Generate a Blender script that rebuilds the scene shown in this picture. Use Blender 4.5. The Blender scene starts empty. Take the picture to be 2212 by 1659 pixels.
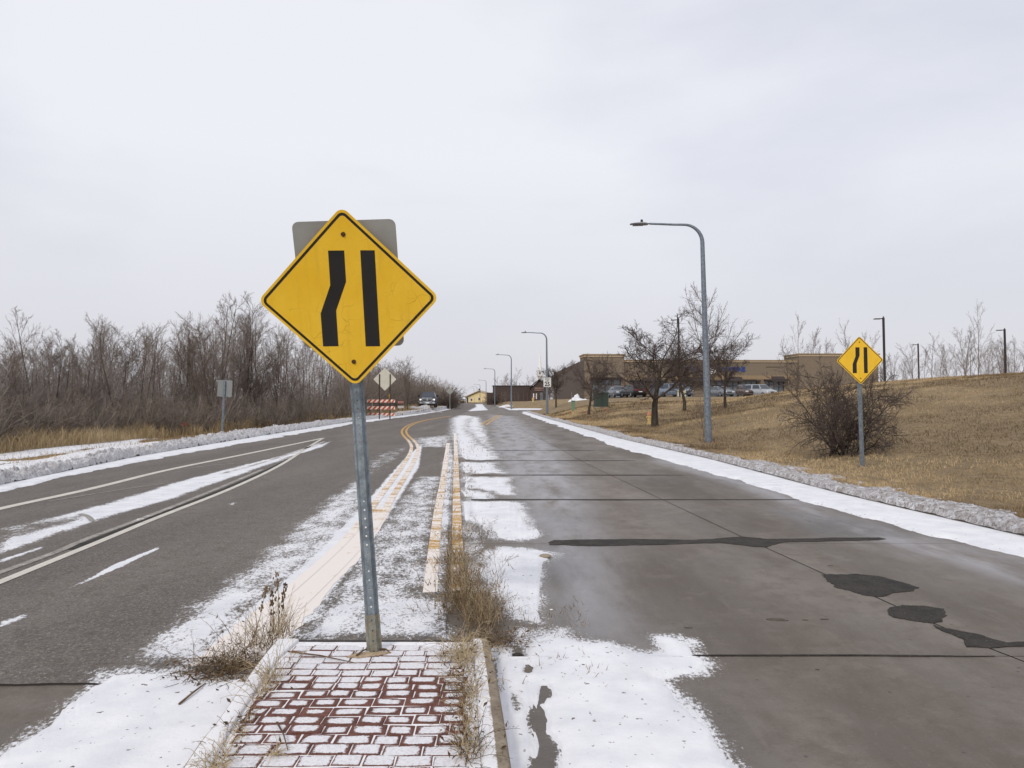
import bpy, bmesh, math, random
import numpy as np
from mathutils import Vector, Matrix

random.seed(7)
RNG = np.random.default_rng(11)
scene = bpy.context.scene
COL = scene.collection

# ------------------------------------------------------------------ camera
FPX = 1662.0                                   # focal length in units of a 2212 x 1659 picture
PITCH = math.atan((862 - 829.5) / FPX)
CP, SP = math.cos(PITCH), math.sin(PITCH)
EYE = 1.6
cam_data = bpy.data.cameras.new('camera')
cam_data.sensor_width = 36.0
cam_data.lens = FPX / 2212 * 36.0
cam_data.clip_start = 0.05
cam_data.clip_end = 6000
cam = bpy.data.objects.new('camera', cam_data)
COL.objects.link(cam)
cam.location = (0, 0, EYE)
cam.rotation_euler = (math.pi / 2 + PITCH, 0, 0)
scene.camera = cam

# ------------------------------------------------------------------ light
SUN_EL, SUN_AZ = 38.0, 205.0                   # behind the camera, a little to the left
world = bpy.data.worlds.new('World')
scene.world = world
world.use_nodes = True
wn = world.node_tree
wn.nodes.clear()
w_out = wn.nodes.new('ShaderNodeOutputWorld')
w_bg = wn.nodes.new('ShaderNodeBackground')
w_sky = wn.nodes.new('ShaderNodeTexSky')
w_sky.sky_type = 'NISHITA'
w_sky.sun_disc = False
w_sky.sun_elevation = math.radians(SUN_EL)
w_sky.sun_rotation = math.radians(SUN_AZ)
w_sky.air_density = 1.0
w_sky.dust_density = 2.0
w_tc = wn.nodes.new('ShaderNodeTexCoord')
w_map = wn.nodes.new('ShaderNodeMapping')
w_map.inputs['Scale'].default_value = (1.0, 1.0, 2.6)
w_map.inputs['Location'].default_value = (3.1, 0.4, 0.7)
w_noi = wn.nodes.new('ShaderNodeTexNoise')
w_noi.inputs['Scale'].default_value = 1.9
w_noi.inputs['Detail'].default_value = 7.0
w_noi.inputs['Roughness'].default_value = 0.5
w_noi.inputs['Distortion'].default_value = 0.25
w_ramp = wn.nodes.new('ShaderNodeValToRGB')
w_ramp.color_ramp.elements[0].position = 0.34
w_ramp.color_ramp.elements[0].color = (7.2, 7.45, 8.35, 1)
w_ramp.color_ramp.elements[1].position = 0.62
w_ramp.color_ramp.elements[1].color = (9.0, 9.1, 9.65, 1)
w_sep = wn.nodes.new('ShaderNodeSeparateXYZ')
w_hor = wn.nodes.new('ShaderNodeMapRange')     # the veil of cloud is greyer and even close to the horizon
w_hor.inputs['From Min'].default_value = 0.0
w_hor.inputs['From Max'].default_value = 0.30
w_hmix = wn.nodes.new('ShaderNodeMixRGB')
w_hmix.inputs['Color1'].default_value = (7.15, 7.1, 7.6, 1)
w_mix = wn.nodes.new('ShaderNodeMixRGB')       # thin cloud cover over a clear sky
w_mix.inputs['Fac'].default_value = 0.93
wn.links.new(w_tc.outputs['Generated'], w_map.inputs['Vector'])
wn.links.new(w_map.outputs['Vector'], w_noi.inputs['Vector'])
wn.links.new(w_noi.outputs['Fac'], w_ramp.inputs['Fac'])
wn.links.new(w_tc.outputs['Generated'], w_sep.inputs['Vector'])
wn.links.new(w_sep.outputs['Z'], w_hor.inputs['Value'])
wn.links.new(w_hor.outputs['Result'], w_hmix.inputs['Fac'])
wn.links.new(w_ramp.outputs['Color'], w_hmix.inputs['Color2'])
wn.links.new(w_sky.outputs['Color'], w_mix.inputs['Color1'])
wn.links.new(w_hmix.outputs['Color'], w_mix.inputs['Color2'])
wn.links.new(w_mix.outputs['Color'], w_bg.inputs['Color'])
w_bg.inputs['Strength'].default_value = 0.1
wn.links.new(w_bg.outputs['Background'], w_out.inputs['Surface'])

sun_data = bpy.data.lights.new('sun', 'SUN')
sun_data.energy = 1.5
sun_data.angle = math.radians(11)
sun_data.color = (1.0, 0.94, 0.86)
sun = bpy.data.objects.new('sun', sun_data)
COL.objects.link(sun)
# direction the light comes from: azimuth measured from +Y clockwise, as in the sky
_a, _e = math.radians(SUN_AZ), math.radians(SUN_EL)
_d = Vector((math.sin(_a) * math.cos(_e), math.cos(_a) * math.cos(_e), math.sin(_e)))
sun.rotation_euler = _d.to_track_quat('Z', 'Y').to_euler()

scene.view_settings.view_transform = 'Standard'
scene.view_settings.look = 'None'
scene.view_settings.gamma = 1
scene.view_settings.use_curve_mapping = False
scene.view_settings.exposure = 0.0
scene.render.engine = 'CYCLES'
scene.cycles.max_bounces = 5
scene.cycles.transparent_max_bounces = 6

# ------------------------------------------------------------------ surveying: photograph point -> place on the ground
def ray(x, y):
    return np.array([(x - 1106) / FPX, CP + (y - 829.5) / FPX * SP, SP - (y - 829.5) / FPX * CP])

def G(x, y, z=0.0):
    r = ray(x, y)
    t = (z - EYE) / r[2]
    return np.array([r[0] * t, r[1] * t])

def GP(pts, z=0.0):
    return np.array([G(x, y, z) for x, y in pts])

def at(x, y, Y):
    r = ray(x, y)
    t = Y / r[1]
    return (r[0] * t, Y, EYE + r[2] * t)

# ------------------------------------------------------------------ noise and distance fields
def _hash(ix, iy, seed):
    h = (ix.astype(np.int64) * 374761393 + iy.astype(np.int64) * 668265263 + seed * 974711) & 0x7fffffff
    h = ((h ^ (h >> 13)) * 1274126177) & 0x7fffffff
    h = h ^ (h >> 16)
    return (h & 0xffff) / 65535.0

def vnoise(x, y, seed=0):
    x = np.asarray(x, float); y = np.asarray(y, float)
    ix, iy = np.floor(x), np.floor(y)
    fx, fy = x - ix, y - iy
    fx = fx * fx * (3 - 2 * fx); fy = fy * fy * (3 - 2 * fy)
    a = _hash(ix, iy, seed); b = _hash(ix + 1, iy, seed)
    c = _hash(ix, iy + 1, seed); d = _hash(ix + 1, iy + 1, seed)
    return (a * (1 - fx) + b * fx) * (1 - fy) + (c * (1 - fx) + d * fx) * fy

def fbm(x, y, seed=0, octaves=4, gain=0.5):
    s = 0.0; a = 1.0; t = 0.0
    for k in range(octaves):
        s = s + a * vnoise(x * 2 ** k + 17.3 * k, y * 2 ** k - 9.1 * k, seed + k)
        t += a; a *= gain
    return s / t

def chunks(x, y, seed=0):
    """broken-lump relief: every cell has its own height and tilt; also the distance to the cell's edge"""
    x = np.asarray(x, float); y = np.asarray(y, float)
    ix, iy = np.floor(x), np.floor(y)
    d1 = np.full(x.shape, 9.0); d2 = np.full(x.shape, 9.0); hv = np.zeros(x.shape)
    for ox in (-1, 0, 1):
        for oy in (-1, 0, 1):
            cx, cy = ix + ox, iy + oy
            px, py = cx + _hash(cx, cy, seed), cy + _hash(cx, cy, seed + 1)
            dx, dy = x - px, y - py
            d = np.hypot(dx, dy)
            h_ = _hash(cx, cy, seed + 2) + (_hash(cx, cy, seed + 3) - 0.5) * dx * 1.6 + (_hash(cx, cy, seed + 4) - 0.5) * dy * 1.6
            near = d < d1
            d2 = np.where(near, d1, np.minimum(d2, d)); hv = np.where(near, h_, hv); d1 = np.where(near, d, d1)
    return hv, d2 - d1

def sstep(a, b, x):
    t = np.clip((x - a) / (b - a), 0, 1)
    return t * t * (3 - 2 * t)

def sdpoly(P, poly):
    """signed distance in metres, positive inside"""
    poly = np.asarray(poly, float)
    d2 = np.full(len(P), 1e18)
    inside = np.zeros(len(P), bool)
    n = len(poly)
    for i in range(n):
        a, b = poly[i], poly[(i + 1) % n]
        e = b - a
        w = P - a
        t = np.clip((w @ e) / (e @ e + 1e-12), 0, 1)
        q = w - t[:, None] * e
        d2 = np.minimum(d2, (q * q).sum(1))
        cond = (a[1] <= P[:, 1]) != (b[1] <= P[:, 1])
        if cond.any():
            xi = a[0] + (P[:, 1] - a[1]) / (b[1] - a[1] if b[1] != a[1] else 1e-12) * e[0]
            inside ^= cond & (P[:, 0] < xi)
    d = np.sqrt(d2)
    return np.where(inside, d, -d)

# ------------------------------------------------------------------ objects
def prop(o, label=None, cat=None, group=None, kind=None):
    if label: o['label'] = label
    if cat: o['category'] = cat
    if group: o['group'] = group
    if kind: o['kind'] = kind
    return o

def empty(name, loc=(0, 0, 0), rz=0.0, label=None, cat=None, group=None, rot=None, scale=1.0):
    o = bpy.data.objects.new(name, None)
    COL.objects.link(o)
    o.location = loc
    o.rotation_euler = rot if rot is not None else (0, 0, rz)
    o.scale = (scale,) * 3
    o.empty_display_size = 0.1
    return prop(o, label, cat, group)

def link(name, me, m=None, parent=None, loc=None):
    o = bpy.data.objects.new(name, me)
    COL.objects.link(o)
    if m is not None and len(me.materials) == 0: me.materials.append(m)
    if parent is not None: o.parent = parent
    if loc is not None: o.location = loc
    return o

def copy_tree(o, parent=None):
    c = o.copy(); COL.objects.link(c)
    if parent is not None: c.parent = parent
    for ch in o.children: copy_tree(ch, c)
    return c

def mesh_np(name, V, F, smooth=False, attrs=None):
    V = np.ascontiguousarray(V, np.float32); F = np.ascontiguousarray(F, np.int32)
    me = bpy.data.meshes.new(name)
    me.vertices.add(len(V)); me.vertices.foreach_set('co', V.ravel())
    k = F.shape[1]
    me.loops.add(F.size); me.loops.foreach_set('vertex_index', F.ravel())
    me.polygons.add(len(F)); me.polygons.foreach_set('loop_start', np.arange(0, F.size, k, dtype=np.int32))
    if smooth: me.polygons.foreach_set('use_smooth', np.ones(len(F), bool))
    if attrs:
        for an, av in attrs.items():
            a = me.attributes.new(an, 'FLOAT', 'POINT')
            a.data.foreach_set('value', np.ascontiguousarray(av, np.float32))
    me.update(calc_edges=True)
    return me

def grid_faces(r, c):
    i = np.arange(r * c).reshape(r, c)
    return np.stack([i[:-1, :-1], i[:-1, 1:], i[1:, 1:], i[1:, :-1]], -1).reshape(-1, 4)

class MB:
    """collects shapes into one mesh"""
    def __init__(s): s.bm = bmesh.new()
    def box(s, c, d, rz=0.0, rx=0.0, ry=0.0, bevel=0.0):
        M = Matrix.Translation(c) @ Matrix.Rotation(rz, 4, 'Z') @ Matrix.Rotation(ry, 4, 'Y') @ Matrix.Rotation(rx, 4, 'X') @ Matrix.Diagonal((d[0], d[1], d[2], 1))
        r = bmesh.ops.create_cube(s.bm, size=1.0, matrix=M)
        if bevel:
            es = list({e for v in r['verts'] for e in v.link_edges})
            bmesh.ops.bevel(s.bm, geom=es, offset=bevel, segments=2, affect='EDGES', profile=0.6)
        return s
    def cyl(s, p0, p1, r0, r1=None, n=12, cap=True):
        p0, p1 = Vector(p0), Vector(p1)
        r1 = r0 if r1 is None else r1
        d = p1 - p0
        M = Matrix.Translation((p0 + p1) / 2) @ d.to_track_quat('Z', 'Y').to_matrix().to_4x4()
        bmesh.ops.create_cone(s.bm, cap_ends=cap, segments=n, radius1=r0, radius2=r1, depth=d.length, matrix=M)
        return s
    def ball(s, c, r, sc=(1, 1, 1), u=12, v=8):
        M = Matrix.Translation(c) @ Matrix.Diagonal((sc[0], sc[1], sc[2], 1))
        bmesh.ops.create_uvsphere(s.bm, u_segments=u, v_segments=v, radius=r, matrix=M)
        return s
    def tube(s, pts, rad, n=10, cap=True):
        pts = [Vector(p) for p in pts]
        rad = [float(q) for q in rad] if hasattr(rad, "__len__") else [rad] * len(pts)
        rings = []
        for i, p in enumerate(pts):
            t = (pts[min(i + 1, len(pts) - 1)] - pts[max(i - 1, 0)]).normalized()
            ref = Vector((0, 1, 0)) if abs(t.y) < 0.9 else Vector((1, 0, 0))
            a = t.cross(ref).normalized(); b = t.cross(a)
            rings.append([s.bm.verts.new(p + rad[i] * (math.cos(2 * math.pi * k / n) * a + math.sin(2 * math.pi * k / n) * b)) for k in range(n)])
        for i in range(len(pts) - 1):
            for k in range(n):
                s.bm.faces.new((rings[i][k], rings[i][(k + 1) % n], rings[i + 1][(k + 1) % n], rings[i + 1][k]))
        if cap:
            s.bm.faces.new(rings[0][::-1]); s.bm.faces.new(rings[-1])
        return s
    def lathe(s, prof, n=16, c=(0, 0, 0)):
        rings = [[s.bm.verts.new((c[0] + r * math.cos(2 * math.pi * k / n), c[1] + r * math.sin(2 * math.pi * k / n), c[2] + z)) for k in range(n)] for r, z in prof]
        for i in range(len(prof) - 1):
            for k in range(n):
                s.bm.faces.new((rings[i][k], rings[i][(k + 1) % n], rings[i + 1][(k + 1) % n], rings[i + 1][k]))
        s.bm.faces.new(rings[0][::-1]); s.bm.faces.new(rings[-1])
        return s
    def prism(s, poly, axis_pts):
        """poly: 3-D points of one cap; axis_pts: extrusion vector"""
        e = Vector(axis_pts)
        a = [s.bm.verts.new(Vector(p)) for p in poly]
        b = [s.bm.verts.new(Vector(p) + e) for p in poly]
        n = len(a)
        s.bm.faces.new(a[::-1]); s.bm.faces.new(b)
        for i in range(n): s.bm.faces.new((a[i], a[(i + 1) % n], b[(i + 1) % n], b[i]))
        return s
    def quad(s, *p):
        s.bm.faces.new([s.bm.verts.new(Vector(q)) for q in p]); return s
    def mesh(s, name, smooth=False, angle=None):
        bmesh.ops.recalc_face_normals(s.bm, faces=s.bm.faces)
        me = bpy.data.meshes.new(name); s.bm.to_mesh(me); s.bm.free()
        if smooth:
            me.polygons.foreach_set('use_smooth', np.ones(len(me.polygons), bool))
            if angle: me.set_sharp_from_angle(angle=math.radians(angle))
        return me
    def build(s, name, m, parent=None, smooth=False, angle=None):
        return link(name, s.mesh(name, smooth, angle), m, parent)

# ------------------------------------------------------------------ materials
class NB:
    def __init__(s, name):
        s.m = bpy.data.materials.new(name); s.m.use_nodes = True
        s.t = s.m.node_tree; s.t.nodes.clear()
        s.out = s.t.nodes.new('ShaderNodeOutputMaterial')
        s.b = s.t.nodes.new('ShaderNodeBsdfPrincipled')
        s.t.links.new(s.b.outputs[0], s.out.inputs['Surface'])
    def n(s, typ, **kw):
        nd = s.t.nodes.new(typ)
        for k, v in kw.items():
            if k in nd.inputs: s.set(nd.inputs[k], v)
            else: setattr(nd, k, v)
        return nd
    def set(s, sock, v):
        if isinstance(v, bpy.types.NodeSocket): s.t.links.new(v, sock)
        elif isinstance(v, (tuple, list)) and len(v) == 3 and sock.type == 'RGBA': sock.default_value = (*v, 1)
        else: sock.default_value = v
    def math(s, op, a, b=0.0, c=0.0, clamp=False):
        nd = s.t.nodes.new('ShaderNodeMath'); nd.operation = op; nd.use_clamp = clamp
        s.set(nd.inputs[0], a); s.set(nd.inputs[1], b); s.set(nd.inputs[2], c)
        return nd.outputs[0]
    def pos(s, scale=(1, 1, 1), src='obj', off=(0, 0, 0)):
        if src == 'world': v = s.n('ShaderNodeNewGeometry').outputs['Position']
        else: v = s.n('ShaderNodeTexCoord').outputs['Object' if src == 'obj' else 'Generated']
        mp = s.t.nodes.new('ShaderNodeMapping'); s.t.links.new(v, mp.inputs['Vector'])
        mp.inputs['Scale'].default_value = scale; mp.inputs['Location'].default_value = off
        return mp.outputs[0]
    def noise(s, vec, scale, detail=4.0, rough=0.55, dist=0.0):
        return s.n('ShaderNodeTexNoise', Vector=vec, Scale=scale, Detail=detail, Roughness=rough, Distortion=dist).outputs['Fac']
    def ramp(s, fac, a, b, lo=0.0, hi=1.0, smooth=True):
        nd = s.t.nodes.new('ShaderNodeMapRange'); nd.interpolation_type = 'SMOOTHSTEP' if smooth else 'LINEAR'
        s.set(nd.inputs['Value'], fac)
        s.set(nd.inputs['From Min'], a); s.set(nd.inputs['From Max'], b)
        s.set(nd.inputs['To Min'], lo); s.set(nd.inputs['To Max'], hi)
        return nd.outputs['Result']
    def mix(s, fac, a, b, mode='MIX'):
        nd = s.t.nodes.new('ShaderNodeMixRGB'); nd.blend_type = mode
        s.set(nd.inputs['Fac'], fac); s.set(nd.inputs['Color1'], a); s.set(nd.inputs['Color2'], b)
        return nd.outputs[0]
    def attr(s, name):
        return s.n('ShaderNodeAttribute', attribute_name=name).outputs['Fac']
    def rnd(s): return s.n('ShaderNodeObjectInfo').outputs['Random']
    def bump(s, h, strength=0.3, dist=0.01):
        nd = s.n('ShaderNodeBump', Height=h, Strength=strength, Distance=dist)
        s.t.links.new(nd.outputs[0], s.b.inputs['Normal'])
    def done(s, color=None, rough=None, metal=None, spec=None):
        if color is not None: s.set(s.b.inputs['Base Color'], color)
        if rough is not None: s.set(s.b.inputs['Roughness'], rough)
        if metal is not None: s.set(s.b.inputs['Metallic'], metal)
        if spec is not None: s.set(s.b.inputs['Specular IOR Level'], spec)
        return s.m

def srgb(r, g, b):
    f = lambda c: c / 255 / 12.92 if c / 255 <= 0.04045 else ((c / 255 + 0.055) / 1.055) ** 2.4
    return (f(r), f(g), f(b))

def plain(name, col, rough=0.6, metal=0.0, var=0.18, scale=9.0, spec=0.4, bump=0.0):
    b = NB(name)
    nz = b.noise(b.pos(), scale, 5, 0.6)
    c = b.mix(b.ramp(nz, 0.3, 0.7), tuple(x * (1 - var) for x in col), tuple(min(1, x * (1 + var)) for x in col))
    if bump: b.bump(nz, bump, 0.01)
    return b.done(c, b.ramp(nz, 0.2, 0.8, max(0.05, rough - 0.08), min(1, rough + 0.1)), metal, spec)
# ------------------------------------------------------------------ course of the kerbs and of the asphalt edge
def curve(pts):
    a = np.array(pts, float)
    return lambda Y: np.interp(Y, a[:, 0], a[:, 1])
kerbR = curve([(-40, 10.5), (3, 6.45), (8.8, 5.86), (10.5, 5.68), (13, 5.45), (20.1, 5.2), (31, 4.27), (62, 2.85), (95, 1.75),
               (126, 0.0), (204, -4.8), (244, -9.0), (294, -13), (360, -19), (420, -27), (3000, -380)])
kerbL = curve([(-40, -5.0), (3, -7.9), (14, -9.3), (20.3, -10.15), (25.6, -10.4), (34, -10.65), (54, -11.1), (70, -10.4), (83, -9.8),
               (106, -9.8), (133, -10.3), (190, -13), (260, -21), (360, -33), (420, -42), (3000, -420)])
asphR = curve([(4.0, -1.42), (4.72, -1.36), (4.76, -0.40), (6.2, -0.54), (7.9, -0.66), (11.2, -0.92), (19.3, -1.5), (34, -2.45), (60, -4.4),
               (86, -5.6), (102, -5.6), (148, -6.4), (200, -9.2), (260, -15), (360, -26), (420, -34)])
zcap = curve([(-40, 3.5), (90, 3.5), (120, 2.4), (150, 2.0), (175, 0.9), (400, 0.6), (3000, 0.5)])

def terrain(X, Y):
    X = np.asarray(X, float); Y = np.asarray(Y, float)
    eR = X - kerbR(Y) - 0.15
    eL = kerbL(Y) - 0.15 - X
    s = np.maximum(eR - 1.3, 0)
    near = np.maximum(eR - np.interp(Y, [0, 35, 60, 80, 100, 140, 3000], [1.3, 1.6, 11, 20, 32, 60, 900]), 0)
    s = near * near / (near + 1.2) * 0.165 + np.interp(Y, [30, 60, 90, 3000], [0, 1.15, 1.85, 1.85]) * (1 - np.exp(-s / 4.0))
    cap = zcap(Y)
    zR = 0.12 + cap * (1 - np.exp(-(s / cap) ** 2.2)) ** (1 / 2.2)
    zR = zR + 0.10 * (fbm(X * 0.35, Y * 0.35, 5) - 0.5) * sstep(0.5, 3, eR)
    drive = sstep(95.5, 98, Y) * (1 - sstep(124, 126.5, Y)) * (1 - sstep(6, 11, eR))
    zR = zR * (1 - drive) + (-0.02) * drive
    zL = 0.12 + np.interp(Y, [25, 60, 92, 130], [0, 0.06, 0.34, 0.36]) - 0.035 * np.maximum(eL - 7, 0) * (1 - sstep(30, 60, eL)) - 0.9 * sstep(30, 60, eL)
    zL = zL + 0.08 * (fbm(X * 0.4, Y * 0.4, 6) - 0.5) * sstep(0.5, 2, eL)
    z = np.where(eR >= 0, zR, np.where(eL >= 0, zL, -0.09))
    return z

def tz(x, y): return float(terrain(np.array([x]), np.array([y]))[0])

def GT(x, y):
    """place where the line of sight through a photograph point meets the terrain"""
    r = ray(x, y)
    t = np.geomspace(2, 700, 1400)
    P = r[None, :] * t[:, None]
    h = EYE + P[:, 2] - np.maximum(terrain(P[:, 0], P[:, 1]), -0.0)
    i = int(np.argmax(h < 0))
    return (P[i, 0], P[i, 1], tz(P[i, 0], P[i, 1]))

def onT(x, Y):
    """place on the terrain at depth Y straight below a photograph column"""
    X = (x - 1106) / FPX * Y / CP
    return (X, Y, tz(X, Y))

# ------------------------------------------------------------------ setting materials
def m_grass_ground():
    b = NB('dead_grass_ground')
    p = b.pos(src='world')
    n1 = b.noise(p, 0.35, 7, 0.7); n2 = b.noise(b.pos((1, 0.5, 1), 'world'), 5.5, 6, 0.7); n3 = b.noise(p, 38, 3, 0.7)
    c = b.mix(b.ramp(n1, 0.35, 0.65), srgb(122, 105, 82), srgb(150, 131, 104))
    c = b.mix(b.ramp(n2, 0.40, 0.72), c, srgb(88, 74, 58))
    c = b.mix(b.ramp(n3, 0.35, 0.75), c, srgb(172, 152, 120))
    b.bump(b.math('ADD', b.math('MULTIPLY', n2, 1.2), n3), 0.9, 0.05)
    return b.done(c, 0.95, 0, 0.1)

def snow_color(b, p):
    n = b.noise(p, 3.0, 6, 0.6)
    return b.mix(b.ramp(n, 0.3, 0.75), (0.80, 0.80, 0.82), (0.66, 0.665, 0.70))

def m_snow(name, dirt=0.0):
    b = NB(name)
    p = b.pos(src='world')
    c = snow_color(b, p)
    if not dirt:     # wet slush and grit where the cover thins out
        th = b.attr('thick')
        slush = b.math('MULTIPLY', b.ramp(b.math('ADD', th, b.math('MULTIPLY', b.noise(p, 16, 5, 0.7), 0.5)), 0.50, 0.30), 0.3)
        c = b.mix(slush, c, (0.56, 0.55, 0.56))
        c = b.mix(b.math('MULTIPLY', b.ramp(b.noise(b.pos((1, 0.35, 1), 'world'), 2.0, 6, 0.7), 0.55, 0.75), 0.45), c, (0.60, 0.59, 0.60))
    g = b.noise(p, 42, 3, 0.6)
    sp = b.noise(p, 26, 2, 0.5)
    c = b.mix(b.ramp(sp, 0.69, 0.74), c, (0.16, 0.13, 0.11))
    if dirt:
        d1 = b.noise(p, 7, 7, 0.8); d2 = b.noise(p, 26, 5, 0.75)
        c = b.mix(b.math('MULTIPLY', b.ramp(d1, 0.36, 0.60), dirt), c, (0.36, 0.325, 0.31))
        c = b.mix(b.math('MULTIPLY', b.ramp(d2, 0.48, 0.64), dirt), c, (0.19, 0.165, 0.15))
        b.bump(b.math('ADD', d1, b.math('MULTIPLY', d2, 0.5)), 0.8, 0.05)
    else:
        b.bump(b.math('ADD', g, b.noise(p, 7, 4)), 0.22, 0.012)
    b.set(b.b.inputs['Subsurface Weight'], 0.0)
    return b.done(c, 0.75, 0, 0.25)

def dust_fac(b, p):
    """wind-blown powder: the painted-in amount against several sizes of noise"""
    d = b.attr('dust')
    n = b.math('ADD', b.math('MULTIPLY', b.noise(b.pos((1, 0.45, 1), 'world'), 4.2, 6, 0.65), 0.40),
               b.math('MULTIPLY', b.noise(b.pos((1, 0.6, 1), 'world'), 46, 4, 0.75), 0.60))
    n = b.ramp(n, 0.32, 0.68, 0, 1, False)
    return b.ramp(b.math('ADD', n, d), 0.90, 1.20)

def m_asphalt():
    b = NB('worn_asphalt')
    p = b.pos(src='world')
    n1 = b.noise(b.pos((1, 0.22, 1), 'world'), 0.9, 6, 0.6); n2 = b.noise(p, 5, 6, 0.65); n3 = b.noise(p, 52, 4, 0.8)
    n4 = b.noise(p, 24, 4, 0.7)
    c = b.mix(b.ramp(n1, 0.3, 0.7), srgb(98, 93, 89), srgb(116, 110, 104))
    c = b.mix(b.math('MULTIPLY', b.ramp(n2, 0.42, 0.7), 0.55), c, srgb(92, 83, 76))
    c = b.mix(b.ramp(n3, 0.52, 0.70), c, srgb(60, 56, 53))
    c = b.mix(b.math('MULTIPLY', b.ramp(n3, 0.47, 0.30), 0.85), c, srgb(168, 158, 146))
    c = b.mix(b.math('MULTIPLY', b.ramp(n4, 0.55, 0.75), 0.5), c, srgb(130, 121, 110))
    b.bump(b.math('ADD', n3, n4), 0.55, 0.012)
    f = dust_fac(b, p)
    c = b.mix(f, c, snow_color(b, p))
    return b.done(c, 0.85, 0, 0.25)

def m_concrete(name, tone=(105, 96, 86), wet=True):
    b = NB(name)
    p = b.pos(src='world')
    n1 = b.noise(b.pos((1, 0.3, 1), 'world'), 0.8, 6, 0.62); n2 = b.noise(p, 4.0, 7, 0.75); n3 = b.noise(p, 44, 4, 0.8)
    lo, hi = srgb(*[t - 20 for t in tone]), srgb(*[t + 14 for t in tone])
    c = b.mix(b.ramp(n1, 0.3, 0.72), lo, hi)
    c = b.mix(b.math('MULTIPLY', b.ramp(n2, 0.40, 0.68), 0.75), c, srgb(tone[0] - 18, tone[1] - 21, tone[2] - 24))
    c = b.mix(b.math('MULTIPLY', b.ramp(b.noise(b.pos((1, 0.12, 1), 'world'), 14, 3, 0.6), 0.55, 0.8), 0.3), c, srgb(tone[0] + 22, tone[1] + 20, tone[2] + 19))
    c = b.mix(b.math('MULTIPLY', b.ramp(n3, 0.56, 0.72), 0.6), c, srgb(66, 60, 55))
    c = b.mix(b.math('MULTIPLY', b.ramp(n3, 0.42, 0.3), 0.4), c, srgb(150, 142, 134))
    vo = b.n('ShaderNodeTexVoronoi', Vector=p, Scale=7.0); vd = b.math('ADD', vo.outputs['Distance'], b.math('MULTIPLY', b.math('SUBTRACT', n3, 0.5), 0.12))
    c = b.mix(b.math('MULTIPLY', b.ramp(vd, 0.10, 0.05), 0.75), c, srgb(60, 54, 49))          # popped aggregate
    c = b.mix(b.math('MULTIPLY', b.ramp(b.noise(p, 1.6, 8, 0.75), 0.52, 0.66), 0.45), c, srgb(tone[0] + 16, tone[1] + 15, tone[2] + 15))
    hsv = b.n('ShaderNodeHueSaturation', Color=c, Value=b.ramp(b.rnd(), 0, 1, 0.93, 1.06, False))
    c = hsv.outputs[0]
    if wet:
        fr = b.attr('frost')                       # dried salt and frost in the wheel tracks, and damp stains
        fn = b.noise(b.pos((1, 0.25, 1), 'world'), 2.2, 6, 0.65)
        c = b.mix(b.math('MULTIPLY', b.math('MULTIPLY', fr, b.ramp(fn, 0.22, 0.62)), 0.95), c, srgb(160, 158, 161))
        wt = b.attr('damp')
        c = b.mix(b.math('MULTIPLY', wt, b.ramp(b.noise(b.pos((1, 0.4, 1), 'world'), 3, 6, 0.7), 0.3, 0.6, 0.35, 0.8)), c, srgb(68, 63, 59))
        f = dust_fac(b, p)
        c = b.mix(f, c, snow_color(b, p))
        b.set(b.b.inputs['Roughness'], b.math('SUBTRACT', b.ramp(b.noise(b.pos((1, 0.3, 1), 'world'), 1.1, 5, 0.6), 0.35, 0.65, 0.5, 0.7), b.math('MULTIPLY', wt, 0.25)))
        b.bump(b.math('ADD', n3, b.math('MULTIPLY', n2, 0.5)), 0.5, 0.010)
        return b.done(c, None, 0, 0.5)
    b.bump(b.math('ADD', n3, n2), 0.35, 0.01)
    return b.done(c, 0.8, 0, 0.3)

def m_paint(name, col, wear=0.5):
    b = NB(name)
    p = b.pos(src='world')
    n = b.math('ADD', b.math('MULTIPLY', b.noise(p, 9, 6, 0.7), 0.5), b.math('MULTIPLY', b.noise(p, 60, 3, 0.7), 0.5))
    c = b.mix(b.ramp(b.noise(p, 3, 4), 0.3, 0.7), tuple(x * 0.88 for x in col), col)
    c = b.mix(b.ramp(n, 0.56 + (0.5 - wear) * 0.3, 0.72 + (0.5 - wear) * 0.3), c, srgb(104, 99, 95))
    d = b.attr('dust')
    nn = b.math('ADD', b.math('MULTIPLY', b.noise(b.pos((0.5, 1.2, 1), 'world'), 3.4, 6, 0.7), 0.6), b.math('MULTIPLY', b.noise(p, 42, 3, 0.7), 0.4))
    nn = b.ramp(nn, 0.30, 0.70, 0, 1, False)
    f = b.ramp(b.math('ADD', nn, d), 0.92, 1.12)
    snow = b.mix(0.35, (0.80, 0.76, 0.74), tuple(min(1, 0.5 + 0.5 * x) for x in col))
    c = b.mix(f, c, snow)
    return b.done(c, 0.7, 0, 0.3)

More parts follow.
